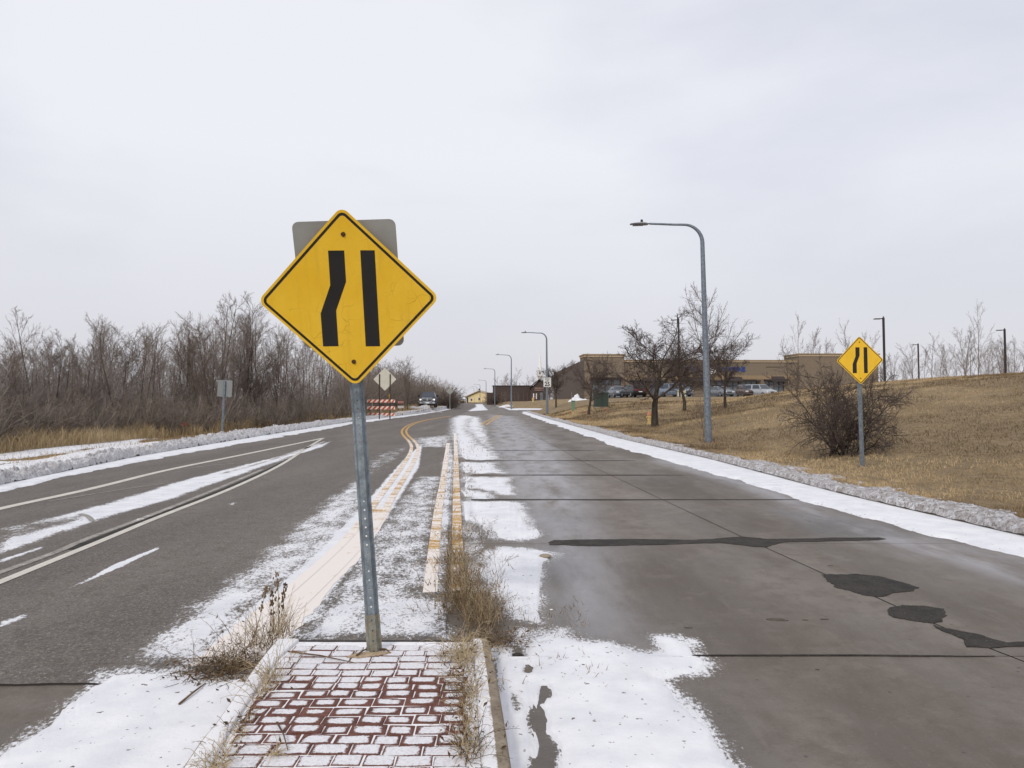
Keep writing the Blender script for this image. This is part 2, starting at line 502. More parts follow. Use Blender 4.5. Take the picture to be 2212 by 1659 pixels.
M = {}
M['grass_ground'] = m_grass_ground()
M['snow'] = m_snow('fresh_snow')
M['bank'] = m_snow('dirty_ice_bank', 1.0)
M['bank_l'] = m_snow('dirty_snow_bank', 0.62)
M['asphalt'] = m_asphalt()
M['concrete'] = m_concrete('road_concrete')
M['kerbstone'] = m_concrete('kerb_concrete', (140, 130, 116), False)
M['yellow_paint'] = m_paint('worn_yellow_paint', srgb(190, 148, 76), 0.55)
M['white_paint'] = m_paint('worn_white_paint', srgb(206, 200, 189), 0.62)
M['thin_paint'] = m_paint('faint_white_paint', srgb(160, 154, 146), 0.85)
M['spall'] = plain('spalled_pit', srgb(84, 77, 69), 0.95, 0, 0.3, 40)
def m_tar():
    b = NB('cold_patch_tar'); p = b.pos(src='world')
    n = b.noise(p, 48, 4, 0.8); n2 = b.noise(p, 5, 5, 0.7)
    c = b.mix(b.ramp(n2, 0.3, 0.7), srgb(52, 49, 47), srgb(70, 66, 62))
    c = b.mix(b.ramp(n, 0.55, 0.72), c, srgb(34, 32, 31)); c = b.mix(b.math('MULTIPLY', b.ramp(n, 0.44, 0.3), 0.7), c, srgb(112, 106, 99))
    b.bump(n, 0.9, 0.015)
    return b.done(c, 0.9, 0, 0.2)
M['tar'] = m_tar()
M['dark_fill'] = plain('joint_filler', srgb(52, 48, 45), 0.9)

# ------------------------------------------------------------------ ground, one sheet to the horizon
rowsY = np.unique(np.concatenate([np.linspace(-40, 2, 12), np.arange(2, 12, 0.25), np.arange(12, 40, 0.5), np.arange(40, 130, 1.5), np.arange(130, 240, 5),
                                  np.array([260, 300, 360, 420, 600, 1000, 1800, 3000])]))
offs = np.concatenate([[0.149, 0.16], np.arange(0.4, 8, 0.3), np.arange(8, 40, 1.0), np.array([42, 46, 52, 60, 75, 100, 150, 250, 450, 800, 1500, 2600])])
cols = []
for e in offs[::-1]: cols.append(kerbL(rowsY) - e)
for e in offs: cols.append(kerbR(rowsY) + e)
gx = np.stack(cols, 1); gy = np.repeat(rowsY[:, None], gx.shape[1], 1)
gz = terrain(gx.ravel(), gy.ravel())
link('ground', mesh_np('ground', np.stack([gx.ravel(), gy.ravel(), gz], 1), grid_faces(*gx.shape), True), M['grass_ground'])['kind'] = 'structure'

# ------------------------------------------------------------------ how much powder lies where (amount, edge softness in metres)
DUST = [  # photograph points on the road, amount, softness
    ([(285, 1428), (335, 1372), (440, 1290), (540, 1222), (640, 1132), (700, 1085), (765, 1040), (800, 1050), (790, 1110), (660, 1240), (520, 1360), (430, 1432)], 0.62, 0.22),
    ([(285, 1428), (360, 1365), (470, 1285), (560, 1260), (520, 1330), (430, 1432)], 0.82, 0.2),
    ([(600, 1190), (650, 1135), (760, 1047), (775, 1060), (690, 1130)], 0.66, 0.12),
    ([(640, 1385), (590, 1330), (690, 1290), (790, 1170), (830, 1115), (900, 1030), (960, 1030), (940, 1170), (925, 1290), (975, 1290), (975, 1380), (800, 1372)], 0.57, 0.25),
    ([(630, 1384), (700, 1310), (800, 1290), (880, 1290), (975, 1300), (975, 1380)], 0.70, 0.18),
    ([(640, 1388), (640, 1358), (975, 1352), (975, 1380)], 0.45, 0.05),
    ([(395, 1440), (560, 1300), (700, 1180), (800, 1075), (880, 985), (912, 960), (905, 1010), (842, 1112), (796, 1180), (712, 1290), (620, 1390)], 0.98, 0.08),
    ([(900, 1260), (925, 1170), (945, 1060), (955, 1000), (975, 950), (985, 1000), (978, 1100), (970, 1280), (925, 1290)], 0.66, 0.12),
    ([(885, 948), (985, 938), (985, 968), (890, 966)], 0.62, 0.8),
    ([(800, 985), (890, 958), (880, 985), (810, 1030), (770, 1060), (760, 1045)], 0.42, 0.5),
    ([(800, 1000), (860, 972), (845, 985), (800, 1020)], 0.62, 0.3),
    ([(905, 925), (960, 910), (960, 916), (905, 935)], 0.42, 1.0),
    # wedge between the white lines
    ([(0, 1146), (117, 1119), (234, 1088), (391, 1040), (508, 1010), (625, 981), (715, 954), (695, 967), (609, 993), (539, 1020), (449, 1051), (371, 1080), (244, 1115), (140, 1150), (0, 1199)], 0.86, 0.16),
    ([(0, 1150), (174, 1112), (180, 1125), (0, 1172)], -0.45, 0.15),
    ([(480, 1020), (610, 985), (690, 957), (700, 962), (600, 1000), (480, 1034)], 0.75, 0.25),
    # fringe of the patch on the old concrete, and powder with litter along the right line
    ([(180, 1452), (300, 1440), (620, 1440), (620, 1700), (-120, 1700), (-60, 1640), (30, 1590), (100, 1545), (150, 1500)], 0.62, 0.16),
    ([(985, 1010), (1012, 1000), (1040, 1060), (1050, 1110), (1060, 1180), (1080, 1200), (1060, 1280), (975, 1290), (975, 1100)], 0.50, 0.2),
    ([(1070, 1400), (1100, 1350), (1230, 1355), (1250, 1390), (1150, 1400)], 0.58, 0.12),
    ([(1000, 965), (1062, 960), (1110, 1020), (1150, 1100), (1190, 1170), (1150, 1170), (1080, 1030)], 0.36, 0.3),
    # dashes of powder in the wheel gap
    ([(150, 1274), (215, 1240), (245, 1222), (345, 1183), (340, 1190), (250, 1232), (210, 1250)], 1.0, 0.03),
    ([(0, 1347), (55, 1329), (58, 1336), (0, 1357)], 0.95, 0.05),
    ([(494, 1090), (512, 1085), (512, 1090), (494, 1096)], 0.7, 0.06),
    ([(0, 1211), (94, 1181), (94, 1186), (0, 1218)], 0.9, 0.05),
]
FROST = [
    ([(1060, 895), (1110, 900), (1190, 960), (1250, 1040), (1290, 1160), (1340, 1300), (1330, 1390), (1210, 1370), (1170, 1250), (1130, 1100), (1070, 980)], 0.95, 0.5),
    ([(1180, 1220), (1300, 1230), (1340, 1380), (1240, 1390), (1190, 1300)], 0.6, 0.35),
    ([(1120, 1000), (1220, 1000), (1260, 1080), (1150, 1080)], 1.0, 0.4),
    ([(1420, 980), (1560, 1010), (1800, 1110), (2200, 1215), (2212, 1260), (1850, 1160), (1600, 1050), (1420, 1000)], 0.9, 0.35),
    ([(1850, 1170), (2212, 1200), (2212, 1250), (1950, 1200)], 0.5, 0.3),
]
DAMP = [
    ([(1120, 1080), (1250, 1120), (1190, 1170), (1170, 1260), (1140, 1350), (1230, 1390), (1330, 1390), (1280, 1300), (1240, 1200), (1400, 1170), (1190, 1165)], 0.6, 0.4),
    ([(1670, 1100), (1900, 1130), (1960, 1160), (1760, 1160)], 1.0, 0.25),
    ([(1350, 1440), (1500, 1480), (1700, 1659), (1500, 1659)], 0.55, 0.3),
    ([(1580, 1010), (1660, 1030), (1640, 1050), (1570, 1040)], 0.5, 0.4),
    ([(1157, 1478), (1190, 1478), (1195, 1503), (1177, 1524), (1190, 1555), (1187, 1580), (1208, 1621), (1198, 1690), (1130, 1690), (1152, 1611), (1136, 1550), (1152, 1509)], 0.8, 0.06),
    ([(1090, 1275), (1130, 1330), (1090, 1340), (1060, 1300)], 1.0, 0.1),
]
_dust_world = [(GP(p), a, s) for p, a, s in DUST]
_frost_world = [(GP(p), a, s) for p, a, s in FROST]
_damp_world = [(GP(p), a, s) for p, a, s in DAMP]

def field(P, items):
    v = np.zeros(len(P))
    for poly, a, s in items:
        lo, hi = poly.min(0) - 2 * s, poly.max(0) + 2 * s
        k = np.where(((P >= lo) & (P <= hi)).all(1))[0]
        if not len(k): continue
        w = sstep(-s, s, sdpoly(P[k], poly))
        if a >= 0: v[k] = np.maximum(v[k], a * w)
        else: v[k] += a * w
    return np.clip(v, 0, 1.2)

# thick snow lying on the road: outline, holes
SNOW = [
    [(1182, 1378), (1215, 1362), (1225, 1372), (1249, 1386), (1315, 1391), (1366, 1409), (1436, 1413), (1430, 1391), (1423, 1376), (1453, 1376), (1484, 1386), (1499, 1406), (1522, 1432),
     (1515, 1452), (1459, 1465), (1423, 1468), (1448, 1493), (1489, 1534), (1540, 1590), (1610, 1680), (1105, 1690), (1095, 1590), (1075, 1480), (1062, 1420), (1080, 1400), (1130, 1400)],
    [(1060, 1190), (1085, 1185), (1130, 1187), (1190, 1196), (1162, 1217), (1154, 1273), (1147, 1324), (1159, 1342), (1130, 1335), (1111, 1322), (1090, 1290), (1050, 1245)],
    [(1010, 1085), (1089, 1084), (1114, 1087), (1126, 1114), (1139, 1139), (1156, 1154), (1143, 1161), (1110, 1167), (1072, 1160), (1051, 1139), (1018, 1122), (1014, 1101)],
    [(997, 1059), (1026, 1060), (1047, 1068), (1056, 1078), (1037, 1078), (1015, 1070)],
    [(1010, 1031), (1091, 1032), (1085, 1043), (1099, 1058), (1093, 1068), (1043, 1056), (1016, 1051), (1024, 1041)],
    [(1010, 999), (1056, 1000), (1074, 1021), (1022, 1022), (1008, 1014)],
    [(983, 904), (999, 897), (1028, 901), (1035, 926), (1045, 960), (1058, 981), (1068, 992), (1031, 994), (1006, 987), (993, 964), (987, 935)],
    [(1030, 873.5), (1039, 873), (1044, 880), (1049, 886), (1015, 888), (1032, 879)],
    [(1071, 875), (1088, 876.5), (1099, 882), (1186, 882), (1180, 885), (1105, 886), (1093, 881)],
]
HOLES = [
    [(1157, 1478), (1190, 1478), (1195, 1503), (1177, 1524), (1190, 1555), (1187, 1580), (1208, 1621), (1198, 1690), (1130, 1690), (1152, 1611), (1136, 1550), (1152, 1509)],
    [(1098, 1488), (1112, 1500), (1129, 1524), (1116, 1539), (1103, 1514)],
    [(1100, 1392), (1130, 1398), (1140, 1420), (1110, 1425)],
    [(1135, 1435), (1160, 1440), (1155, 1455), (1130, 1452)],
]
# two curving tyre tracks through the far patch
TRACKS = [([(1014, 902), (1006, 912), (1004, 921), (1008, 931), (1020, 944), (1036, 957), (1053, 969)], 0.2),
          ([(1019, 902), (1012, 912), (1010, 921), (1014, 931), (1026, 944), (1043, 957), (1059, 969)], 0.2)]
_snow_world = [GP(p) for p in SNOW]
_hole_world = [GP(p) for p in HOLES]

def dense(pts, k=8):
    pts = np.asarray(pts, float); out = []
    for a, b in zip(pts[:-1], pts[1:]):
        for t in np.linspace(0, 1, k, endpoint=False): out.append(a + (b - a) * t)
    out.append(pts[-1]); return np.array(out)

def smooth_line(pts, it=2):
    p = np.asarray(pts, float)
    for _ in range(it):
        q = [p[0]]
        for a, b in zip(p[:-1], p[1:]): q += [0.75 * a + 0.25 * b, 0.25 * a + 0.75 * b]
        q.append(p[-1]); p = np.array(q)
    return p

def dist_line(P, L):
    d2 = np.full(len(P), 1e18)
    for a, b in zip(L[:-1], L[1:]):
        e = b - a; w = P - a
        t = np.clip((w @ e) / (e @ e + 1e-12), 0, 1)
        q = w - t[:, None] * e
        d2 = np.minimum(d2, (q * q).sum(1))
    return np.sqrt(d2)

def snow_field(P):
    v = np.full(len(P), -9.0)
    for poly in _snow_world:
        k = np.where(((P >= poly.min(0) - 1) & (P <= poly.max(0) + 1)).all(1))[0]
        if len(k): v[k] = np.maximum(v[k], sdpoly(P[k], poly))
    for poly in _hole_world:
        k = np.where(((P >= poly.min(0) - 1) & (P <= poly.max(0) + 1)).all(1))[0]
        if len(k): v[k] = np.minimum(v[k], -sdpoly(P[k], poly))
    for pts, w in TRACKS:
        k = np.where((P[:, 1] > 25) & (P[:, 1] < 75) & (P[:, 0] > -6) & (P[:, 0] < 1))[0]
        if len(k): v[k] = np.minimum(v[k], dist_line(P[k], smooth_line(GP(pts))) - w)
    return v

def road_attrs(P):
    sf = snow_field(P)
    d = field(P, _dust_world)
    soft = np.clip(0.04 + 0.012 * P[:, 1], 0.05, 0.5)
    d = np.maximum(d, 0.68 * sstep(-2.2, 0.3, sf / soft))       # powder round the thick patches
    for poly in _hole_world: d *= 1 - 0.9 * sstep(-0.02, 0.05, sdpoly(P, poly)) if len(P) else 1
    return {'dust': d, 'frost': field(P, _frost_world), 'damp': field(P, _damp_world)}

# ------------------------------------------------------------------ asphalt carriageway (left)
def ribbon(name, Y, XL, XR, nc, z, m, parent=None, kind='structure', attrs=True, power=1.0):
    u = np.linspace(0, 1, nc) ** power
    X = XL[:, None] * (1 - u) + XR[:, None] * u
    YY = np.repeat(Y[:, None], nc, 1)
    P = np.stack([X.ravel(), YY.ravel()], 1)
    me = mesh_np(name, np.c_[P, np.full(len(P), z)], grid_faces(len(Y), nc), False, road_attrs(P) if attrs else None)
    o = link(name, me, m, parent)
    if kind: o['kind'] = kind
    return o
Ya = np.concatenate([np.geomspace(4.33, 30, 330), np.geomspace(30.4, 420, 130)])
Ya = np.unique(np.concatenate([Ya, [4.72, 4.76]]))
jag = 0.03 * (fbm(np.linspace(0, 40, 260), np.zeros(260), 3) - 0.5)
asphalt = ribbon('asphalt_road', Ya, kerbL(Ya), asphR(Ya) + 0.02 * (fbm(Ya * 3, Ya * 0, 8) - 0.5), 260, 0.012, M['asphalt'])
v = np.empty(len(asphalt.data.vertices) * 3, np.float32); asphalt.data.vertices.foreach_get('co', v); v = v.reshape(-1, 3)
first = v[:, 1] < 4.34
v[first, 1] += (0.10 * (fbm(v[first, 0] * 2.5, v[first, 0] * 0, 4) - 0.5)).astype(np.float32)
asphalt.data.vertices.foreach_set('co', v.ravel()); asphalt.data.update()
# broken front lip of the overlay
lip = v[first][np.argsort(v[first][:, 0])]
link('asphalt_edge', mesh_np('asphalt_edge', np.r_[lip, lip * [1, 1, 0] + [0, 0, -0.04]], np.array([[i, i + 1, i + 1 + len(lip), i + len(lip)] for i in range(len(lip) - 1)])), M['dark_fill'], asphalt)

# ------------------------------------------------------------------ concrete carriageway (right) and the old concrete under the overlay
isl_R = curve([(0, 0.06), (2.9, -0.01), (4.3, -0.12), (4.75, -0.17)])
def concL(Y): return np.where(Y < 4.75, isl_R(Y), asphR(Y))
Yb = np.concatenate([np.linspace(-6, 95, 200), np.linspace(96, 420, 120)])
base = ribbon('concrete_road', Yb, concL(Yb) - 0.1, kerbR(Yb), 6, -0.03, M['dark_fill'], attrs=False)
joint_mid = GP([(2212, 1429), (2139, 1401), (1781, 1240), (1656, 1184), (1599, 1158), (1441, 1084), (1320, 1027), (1256, 996), (1213, 971), (1085, 907)])
mid = curve([(-6, 4.9), (1, 4.0)] + sorted([(p[1], p[0]) for p in joint_mid]) + [(100, -2.2)])
joints = [-3, 0.95, 4.82, 8.55, 12.25, 16.2, 20.0, 24.0] + [24.0 + 3.85 * k for k in range(1, 20)]
for y0, y1 in zip(joints[:-1], joints[1:]):
    for side in (0, 1):
        step = max(0.03, 0.007 * max(y0, 2.5))
        Y = np.linspace(y0 + 0.004, y1 - 0.004, max(3, int((y1 - y0) / step)))
        L, R_ = (concL(Y), mid(Y) - 0.007) if side == 0 else (mid(Y) + 0.007, kerbR(Y))
        nc = max(4, int(3.4 / step))
        if y1 < 1: Y = np.array([y0 + .008, y1 - .008]); L, R_ = L[[0, -1]], R_[[0, -1]]; nc = 4
        ribbon('slab', Y, L, R_, nc, 0.0, M['concrete'], base, None)
Yf = np.concatenate([np.linspace(joints[-1] + .01, 140, 60), np.linspace(142, 420, 90)])
ribbon('far_concrete', Yf, asphR(Yf), kerbR(Yf), 24, 0.0, M['concrete'], base, None)
ribbon('side_road', np.linspace(97.2, 124.5, 30), kerbR(np.linspace(97.2, 124.5, 30)), kerbR(np.linspace(97.2, 124.5, 30)) + 8, 30, 0.015, M['concrete'])
Yo = np.linspace(-6, 4.40, 260)
isl_L = curve([(-6, -1.36), (2.9, -1.36), (4.8, -1.40)])
oldc = ribbon('old_concrete_road', Yo, kerbL(Yo), isl_L(Yo), 150, 0.0, M['concrete'], power=0.8)

# tar seals over the joints and two patches: thin sheets of tar on the slabs
def sheet(name, outline, z, m, parent, rough=0.02, seed=0):
    w = GP(outline) if np.asarray(outline).max() > 40 else np.asarray(outline)
    p = dense(np.r_[w, w[:1]], 14)[:-1]
    n = fbm(p[:, 0] * 7, p[:, 1] * 7, seed, 5, .7) - 0.5
    n2 = fbm(p[:, 0] * 7 + 50, p[:, 1] * 7, seed, 5, .7) - 0.5
    p = p + rough * 2 * np.stack([n, n2], 1)
    mb = MB()
    top = [mb.bm.verts.new((x, y, z)) for x, y in p]
    bot = [mb.bm.verts.new((x, y, z - 0.006)) for x, y in p]
    mb.bm.faces.new(top)
    for i in range(len(top)): mb.bm.faces.new((top[i], bot[i], bot[(i + 1) % len(p)], top[(i + 1) % len(p)]))
    bmesh.ops.triangulate(mb.bm, faces=[f for f in mb.bm.faces if len(f.verts) > 4])
    return mb.build(name, m, parent)
C8 = lambda pts: [(1080 + x * 0.5116, 864 + y * 0.5116) for x, y in pts]
sheet('tar_seal', C8([(200, 602), (230, 593), (400, 590), (580, 588), (830, 592), (1020, 578), (1130, 588), (1270, 586), (1400, 583), (1600, 582), (1630, 588), (1600, 593), (1400, 597), (1200, 602),
                      (1150, 612), (1130, 622), (1090, 622), (930, 603), (700, 612), (400, 618), (210, 612)]), 0.005, M['tar'], base, 0.035, 1)
sheet('asphalt_patch', C8([(1365, 738), (1500, 736), (1600, 745), (1765, 792), (1740, 805), (1650, 820), (1600, 832), (1520, 825), (1440, 795), (1390, 770)]), 0.005, M['tar'], base, 0.06, 2)
sheet('asphalt_patch', C8([(1640, 880), (1690, 865), (1780, 870), (1860, 885), (1885, 915), (1860, 940), (1830, 945), (1700, 930), (1640, 905)]), 0.005, M['tar'], base, 0.06, 3)
sheet('asphalt_patch', C8([(1835, 950), (1880, 965), (2010, 990), (2150, 1030), (2212, 1022), (2300, 1020), (2300, 1037), (2080, 1047), (1980, 1047), (1960, 1030), (1960, 1010), (1860, 975)]), 0.0055, M['tar'], base, 0.035, 4)
for k, (yj, xr, w) in enumerate([(12.25, 4.6, 0.10), (16.2, 3.6, 0.12), (20.0, 3.2, 0.12), (24.0, 2.6, 0.12), (4.82, 1.9, 0.018)]):
    x0, x1 = (float(concL(np.array([yj]))[0]) + 0.35, xr) if yj > 5 else (0.75, 3.0)
    xs = np.linspace(x0, x1, 26)
    wd = w * (0.35 + 1.1 * vnoise(xs * 1.3, xs * 0, 30 + k)) * np.minimum(1, (x1 - xs) / 0.5 + 0.1)
    yc = yj + 0.05 * (fbm(xs * 1.1, xs * 0, 20 + k) - 0.5)
    sheet('tar_seal', np.r_[np.stack([xs, yc + wd / 2], 1), np.stack([xs, yc - wd / 2], 1)[::-1]], 0.005 + 0.0003 * k, M['tar'], base, 0.004, 5 + k)
# little spalled pits in the near slab
for k, (x, y, w) in enumerate([(795, 962, 0.03), (1165, 927, 0.07), (1192, 931, 0.04), (1290, 930, 0.02), (1370, 927, 0.03), (1343, 1139, 0.015), (1395, 700, 0.025)]):
    c = G(*C8([(x, y)])[0]); t = np.linspace(0, 2 * math.pi, 9)[:-1]
    sheet('spall', np.stack([c[0] + w * np.cos(t), c[1] + 0.35 * w * np.sin(t)], 1), 0.004, M['spall'], base, 0.012, 40 + k)

# ------------------------------------------------------------------ painted lines
def stripe(name, pts, w, off, z, m, parent, dust=0.5, world=False):
    L = smooth_line(np.asarray(pts) if world else GP(pts), 3)
    t = np.gradient(L, axis=0); t /= np.linalg.norm(t, axis=1)[:, None]
    nrm = np.stack([t[:, 1], -t[:, 0]], 1)
    if callable(w): w = w(np.linspace(0, 1, len(L)))[:, None]
    a = L + nrm * (off - w / 2); b = L + nrm * (off + w / 2)
    V = np.stack([a, (a + b) / 2, b], 1).reshape(-1, 2)
    d = dust(V) if callable(dust) else np.full(len(V), dust)
    o = link(name, mesh_np(name, np.c_[V, np.full(len(V), z)], grid_faces(len(L), 3), False, {'dust': d}), m, parent)
    return o
yl_left = [(975, 899), (935, 905), (905, 911), (882, 920), (871, 931), (876, 942), (889, 953), (897, 965), (894, 980), (884, 1000), (865, 1030), (840, 1065), (815, 1105), (780, 1155), (725, 1212), (640, 1290), (560, 1360), (490, 1425)]
dl = lambda V: np.interp(V[:, 1], [4.5, 6.0, 7, 9, 12, 20, 26, 32, 40], [0.95, 0.92, 0.86, 0.70, 0.60, 0.58, 0.60, 0.36, 0.05])
for s in (-1, 1):
    stripe('yellow_line', yl_left, 0.11, 0.105 * s, 0.017, M['yellow_paint'], asphalt, dl)
# wide painted nose of the island, mostly under powder
nose = [(820, 1098), (780, 1150), (722, 1210), (640, 1285), (560, 1352), (490, 1418), (460, 1444)]
def_nose = lambda V: np.interp(V[:, 1], [4.5, 7, 8.5, 11], [0.98, 0.96, 0.86, 0.62])
stripe('yellow_line', nose, lambda t: (0.20 + 0.24 * np.clip(t * 1.6, 0, 1)) * (0.8 + 0.45 * fbm(t * 60, t * 0, 77)), -0.07, 0.0145, M['yellow_paint'], asphalt, def_nose)
dr = lambda V: np.interp(V[:, 1], [5, 6.2, 7.2, 9, 14, 20, 30], [0.95, 0.85, 0.66, 0.55, 0.58, 0.66, 0.8])
stripe('yellow_line', [(968, 958), (964, 989), (956, 1051), (947, 1097), (936, 1200), (929, 1284)], 0.12, 0, 0.017, M['yellow_paint'], asphalt, dr)
dr2 = lambda V: np.interp(V[:, 1], [5, 6.2, 9, 12, 20, 26, 34], [0.66, 0.52, 0.46, 0.5, 0.55, 0.7, 0.85])
stripe('yellow_line', [(979, 937), (978, 989), (975, 1051), (973, 1110), (969, 1200), (966, 1280)], 0.12, -0.09, 0.017, M['yellow_paint'], asphalt, dr2)
for s in (-1, 1):
    stripe('yellow_line', [(1079, 897), (1073, 901), (1064, 906), (1052, 912), (1045, 918)], 0.14, 0.17 * s, 0.006, M['yellow_paint'], base, 0.35)
W_ = [(0, 1100), (195, 1059), (351, 1018), (508, 987), (699, 947)]
stripe('white_line', [(-260, 1165)] + W_, 0.17, 0, 0.017, M['white_paint'], asphalt, 0.15)
stripe('white_line', [(-60, 1285), (0, 1261), (244, 1161), (332, 1123), (496, 1060), (609, 1006), (660, 970), (697, 948)], 0.10, 0, 0.017, M['white_paint'], asphalt, 0.15)
stripe('white_line', [(-60, 1262), (0, 1240), (133, 1192), (174, 1171), (308, 1123), (476, 1055), (566, 1016)], 0.09, 0, 0.017, M['thin_paint'], asphalt, 0.3)
stripe('tar_line', [(150, 1190), (320, 1124), (486, 1058), (575, 1018), (625, 992)], 0.09, 0.0, 0.0155, M['tar'], asphalt, 0.0)
stripe('white_line', [(105, 1085), (220, 1066), (330, 1049), (375, 1044)], 0.05, 0, 0.017, M['thin_paint'], asphalt, 0.2)
stripe('white_line', [(383, 1016), (460, 1006), (523, 1001), (540, 1003)], 0.06, 0, 0.017, M['thin_paint'], asphalt, 0.2)
stripe('white_line', [(174, 1112), (190, 1117), (200, 1128)], 0.07, 0, 0.017, M['thin_paint'], asphalt, 0.2)
stripe('white_line', [(480, 1024), (560, 1003), (630, 980), (700, 955)], 0.10, 0, 0.017, M['thin_paint'], asphalt, 0.5)

# ------------------------------------------------------------------ kerbs of the two verges
def kerb_ribbon(name, f, side, Y):
    prof = [(0.0, -0.05), (0.015, 0.115), (0.03, 0.13), (0.15, 0.13), (0.152, 0.05)]
    X = np.stack([f(Y) + side * e for e, z in prof], 1)
    Z = np.repeat(np.array([[z for e, z in prof]]), len(Y), 0)
    V = np.stack([X.ravel(), np.repeat(Y, len(prof)), Z.ravel()], 1)
    o = link(name, mesh_np(name, V, grid_faces(len(Y), len(prof))), M['kerbstone']); o['kind'] = 'structure'
    return o
kerb_ribbon('kerb', kerbR, 1, np.concatenate([np.linspace(-6, 40, 80), np.linspace(41, 96, 40)]))
kerb_ribbon('kerb', kerbR, 1, np.linspace(126, 300, 40))
kerb_ribbon('kerb', kerbL, -1, np.concatenate([np.linspace(-6, 40, 60), np.linspace(42, 300, 60)]))

# ------------------------------------------------------------------ snow with thickness
def snow_sheet(name, X, Y, h, zbase, m, shape, thick=None):
    """height field; keeps only the quads that rise out of what lies beneath"""
    Z = zbase + h
    V = np.stack([X.ravel(), Y.ravel(), Z.ravel()], 1)
    F = grid_faces(*shape)
    keep = (h.ravel()[F] > -0.004).any(1)
    F = F[keep]
    used = np.zeros(len(V), bool); used[F.ravel()] = True
    idx = np.cumsum(used) - 1
    tk = np.clip(h.ravel()[used] / 0.02, 0, 1)
    o = link(name, mesh_np(name, V[used], idx[F], True, {'thick': tk}), m); o['kind'] = 'stuff'
    return o

def snow_h(v, X, Y, maxh, amp, seed):
    s = np.clip(0.02 * Y, 0.05, 0.6)
    v = v + amp * ((fbm(X / s, Y / s * 0.6, seed, 4) - 0.5) * 2 * s + (fbm(X / s * 5, Y / s * 4, seed + 9, 3) - 0.5) * s * 0.8)
    r = np.clip(v / (0.05 + 0.02 * Y), -1, 1)
    return np.where(r > 0, maxh * (1 - (1 - r) ** 2), r * 0.05)

# patches on the right carriageway
Yn = np.concatenate([np.geomspace(2.85, 5.2, 260), np.geomspace(5.21, 75, 470)])
un = np.linspace(0, 1, 240)
XL, XR = concL(Yn) - 0.6 - 0.01 * Yn, concL(Yn) + 1.7 + 0.085 * Yn
Xn = XL[:, None] * (1 - un) + XR[:, None] * un
Yn2 = np.repeat(Yn[:, None], len(un), 1)
P = np.stack([Xn.ravel(), Yn2.ravel()], 1)
vf = np.full(len(P), -9.0)
vf = snow_field(P)
h = snow_h(vf, P[:, 0], P[:, 1], 0.022, 0.65, 60) + 0.004 * (fbm(P[:, 0] * 6, P[:, 1] * 6, 61) - 0.5)
snow_sheet('snow', P[:, 0], P[:, 1], h, 0.001, M['snow'], Xn.shape)
# far patches
Yn = np.linspace(100, 240, 160); XX = np.linspace(-12, 14, 180)
Xn, Yn2 = np.meshgrid(XX, Yn)
P = np.stack([Xn.ravel(), Yn2.ravel()], 1)
h = snow_h(snow_field(P), P[:, 0], P[:, 1], 0.08, 0.4, 62)
snow_sheet('snow', P[:, 0], P[:, 1], h, 0.016, M['snow'], Xn.shape)
# patch on the old concrete at the left of the island
LP = GP([(244, 1457), (300, 1447), (430, 1441), (640, 1446), (640, 1480), (560, 1560), (480, 1670), (480, 1700), (-60, 1700), (-30, 1655), (0, 1638), (60, 1598), (115, 1568), (150, 1528), (181, 1499)])
Yn = np.geomspace(2.8, 4.45, 220); XX = np.linspace(-2.9, -1.30, 260)
Xn, Yn2 = np.meshgrid(XX, Yn)
P = np.stack([Xn.ravel(), Yn2.ravel()], 1)
h = snow_h(sdpoly(P, LP), P[:, 0], P[:, 1], 0.02, 0.4, 63) + 0.004 * (fbm(P[:, 0] * 6, P[:, 1] * 6, 64) - 0.5)
snow_sheet('snow', P[:, 0], P[:, 1], h, 0.002, M['snow'], Xn.shape)

def strip_snow(name, f, side, inner, Ys, seed, thick, z0):
    """snow in the gutter between the kerb and an inner edge"""
    inn = curve(sorted([(p[1], p[0]) for p in GP(inner)]))
    u = np.linspace(-0.25, 1.0, 46)
    k, i_ = f(Ys), inn(Ys)
    i_ = i_ + (k - i_) * 0.0
    X = i_[:, None] * (1 - u) + (k[:, None] + side * 0.02) * u
    Y = np.repeat(Ys[:, None], len(u), 1)
    wdt = np.abs(k - i_)[:, None] * u
    amp = np.clip(0.012 * Y, 0.08, 0.4)
    v = wdt + amp * 1.6 * (fbm(X / amp * 0.4, Y * 0.9, seed) - 0.5) + amp * 0.5 * (fbm(X / amp * 2, Y * 6, seed + 3) - 0.5)
    r = np.clip(v / 0.15, -1, 1)
    h = np.where(r > 0, thick * (1 - (1 - r) ** 2), r * 0.05) + 0.01 * (fbm(X * 3, Y * 3, seed + 1) - 0.5) * (r > 0)
    return snow_sheet(name, X.ravel(), Y.ravel(), h.ravel(), z0, M['snow'], X.shape)
strip_snow('snow', kerbR, 1, [(2600, 1310), (2212, 1205), (2016, 1158), (1796, 1099), (1540, 1022), (1336, 966), (1220, 925), (1131, 894)],
           np.concatenate([np.geomspace(5, 30, 260), np.linspace(30.3, 96, 130)]), 70, 0.035, 0.0)
strip_snow('snow', kerbL, -1, [(-200, 1120), (0, 1064), (137, 1032), (273, 1005), (430, 975), (586, 948), (758, 917), (866, 902), (914, 895), (953, 888.5), (979, 883)],
           np.concatenate([np.geomspace(9, 40, 220), np.linspace(40.5, 130, 130)]), 72, 0.035, 0.012)

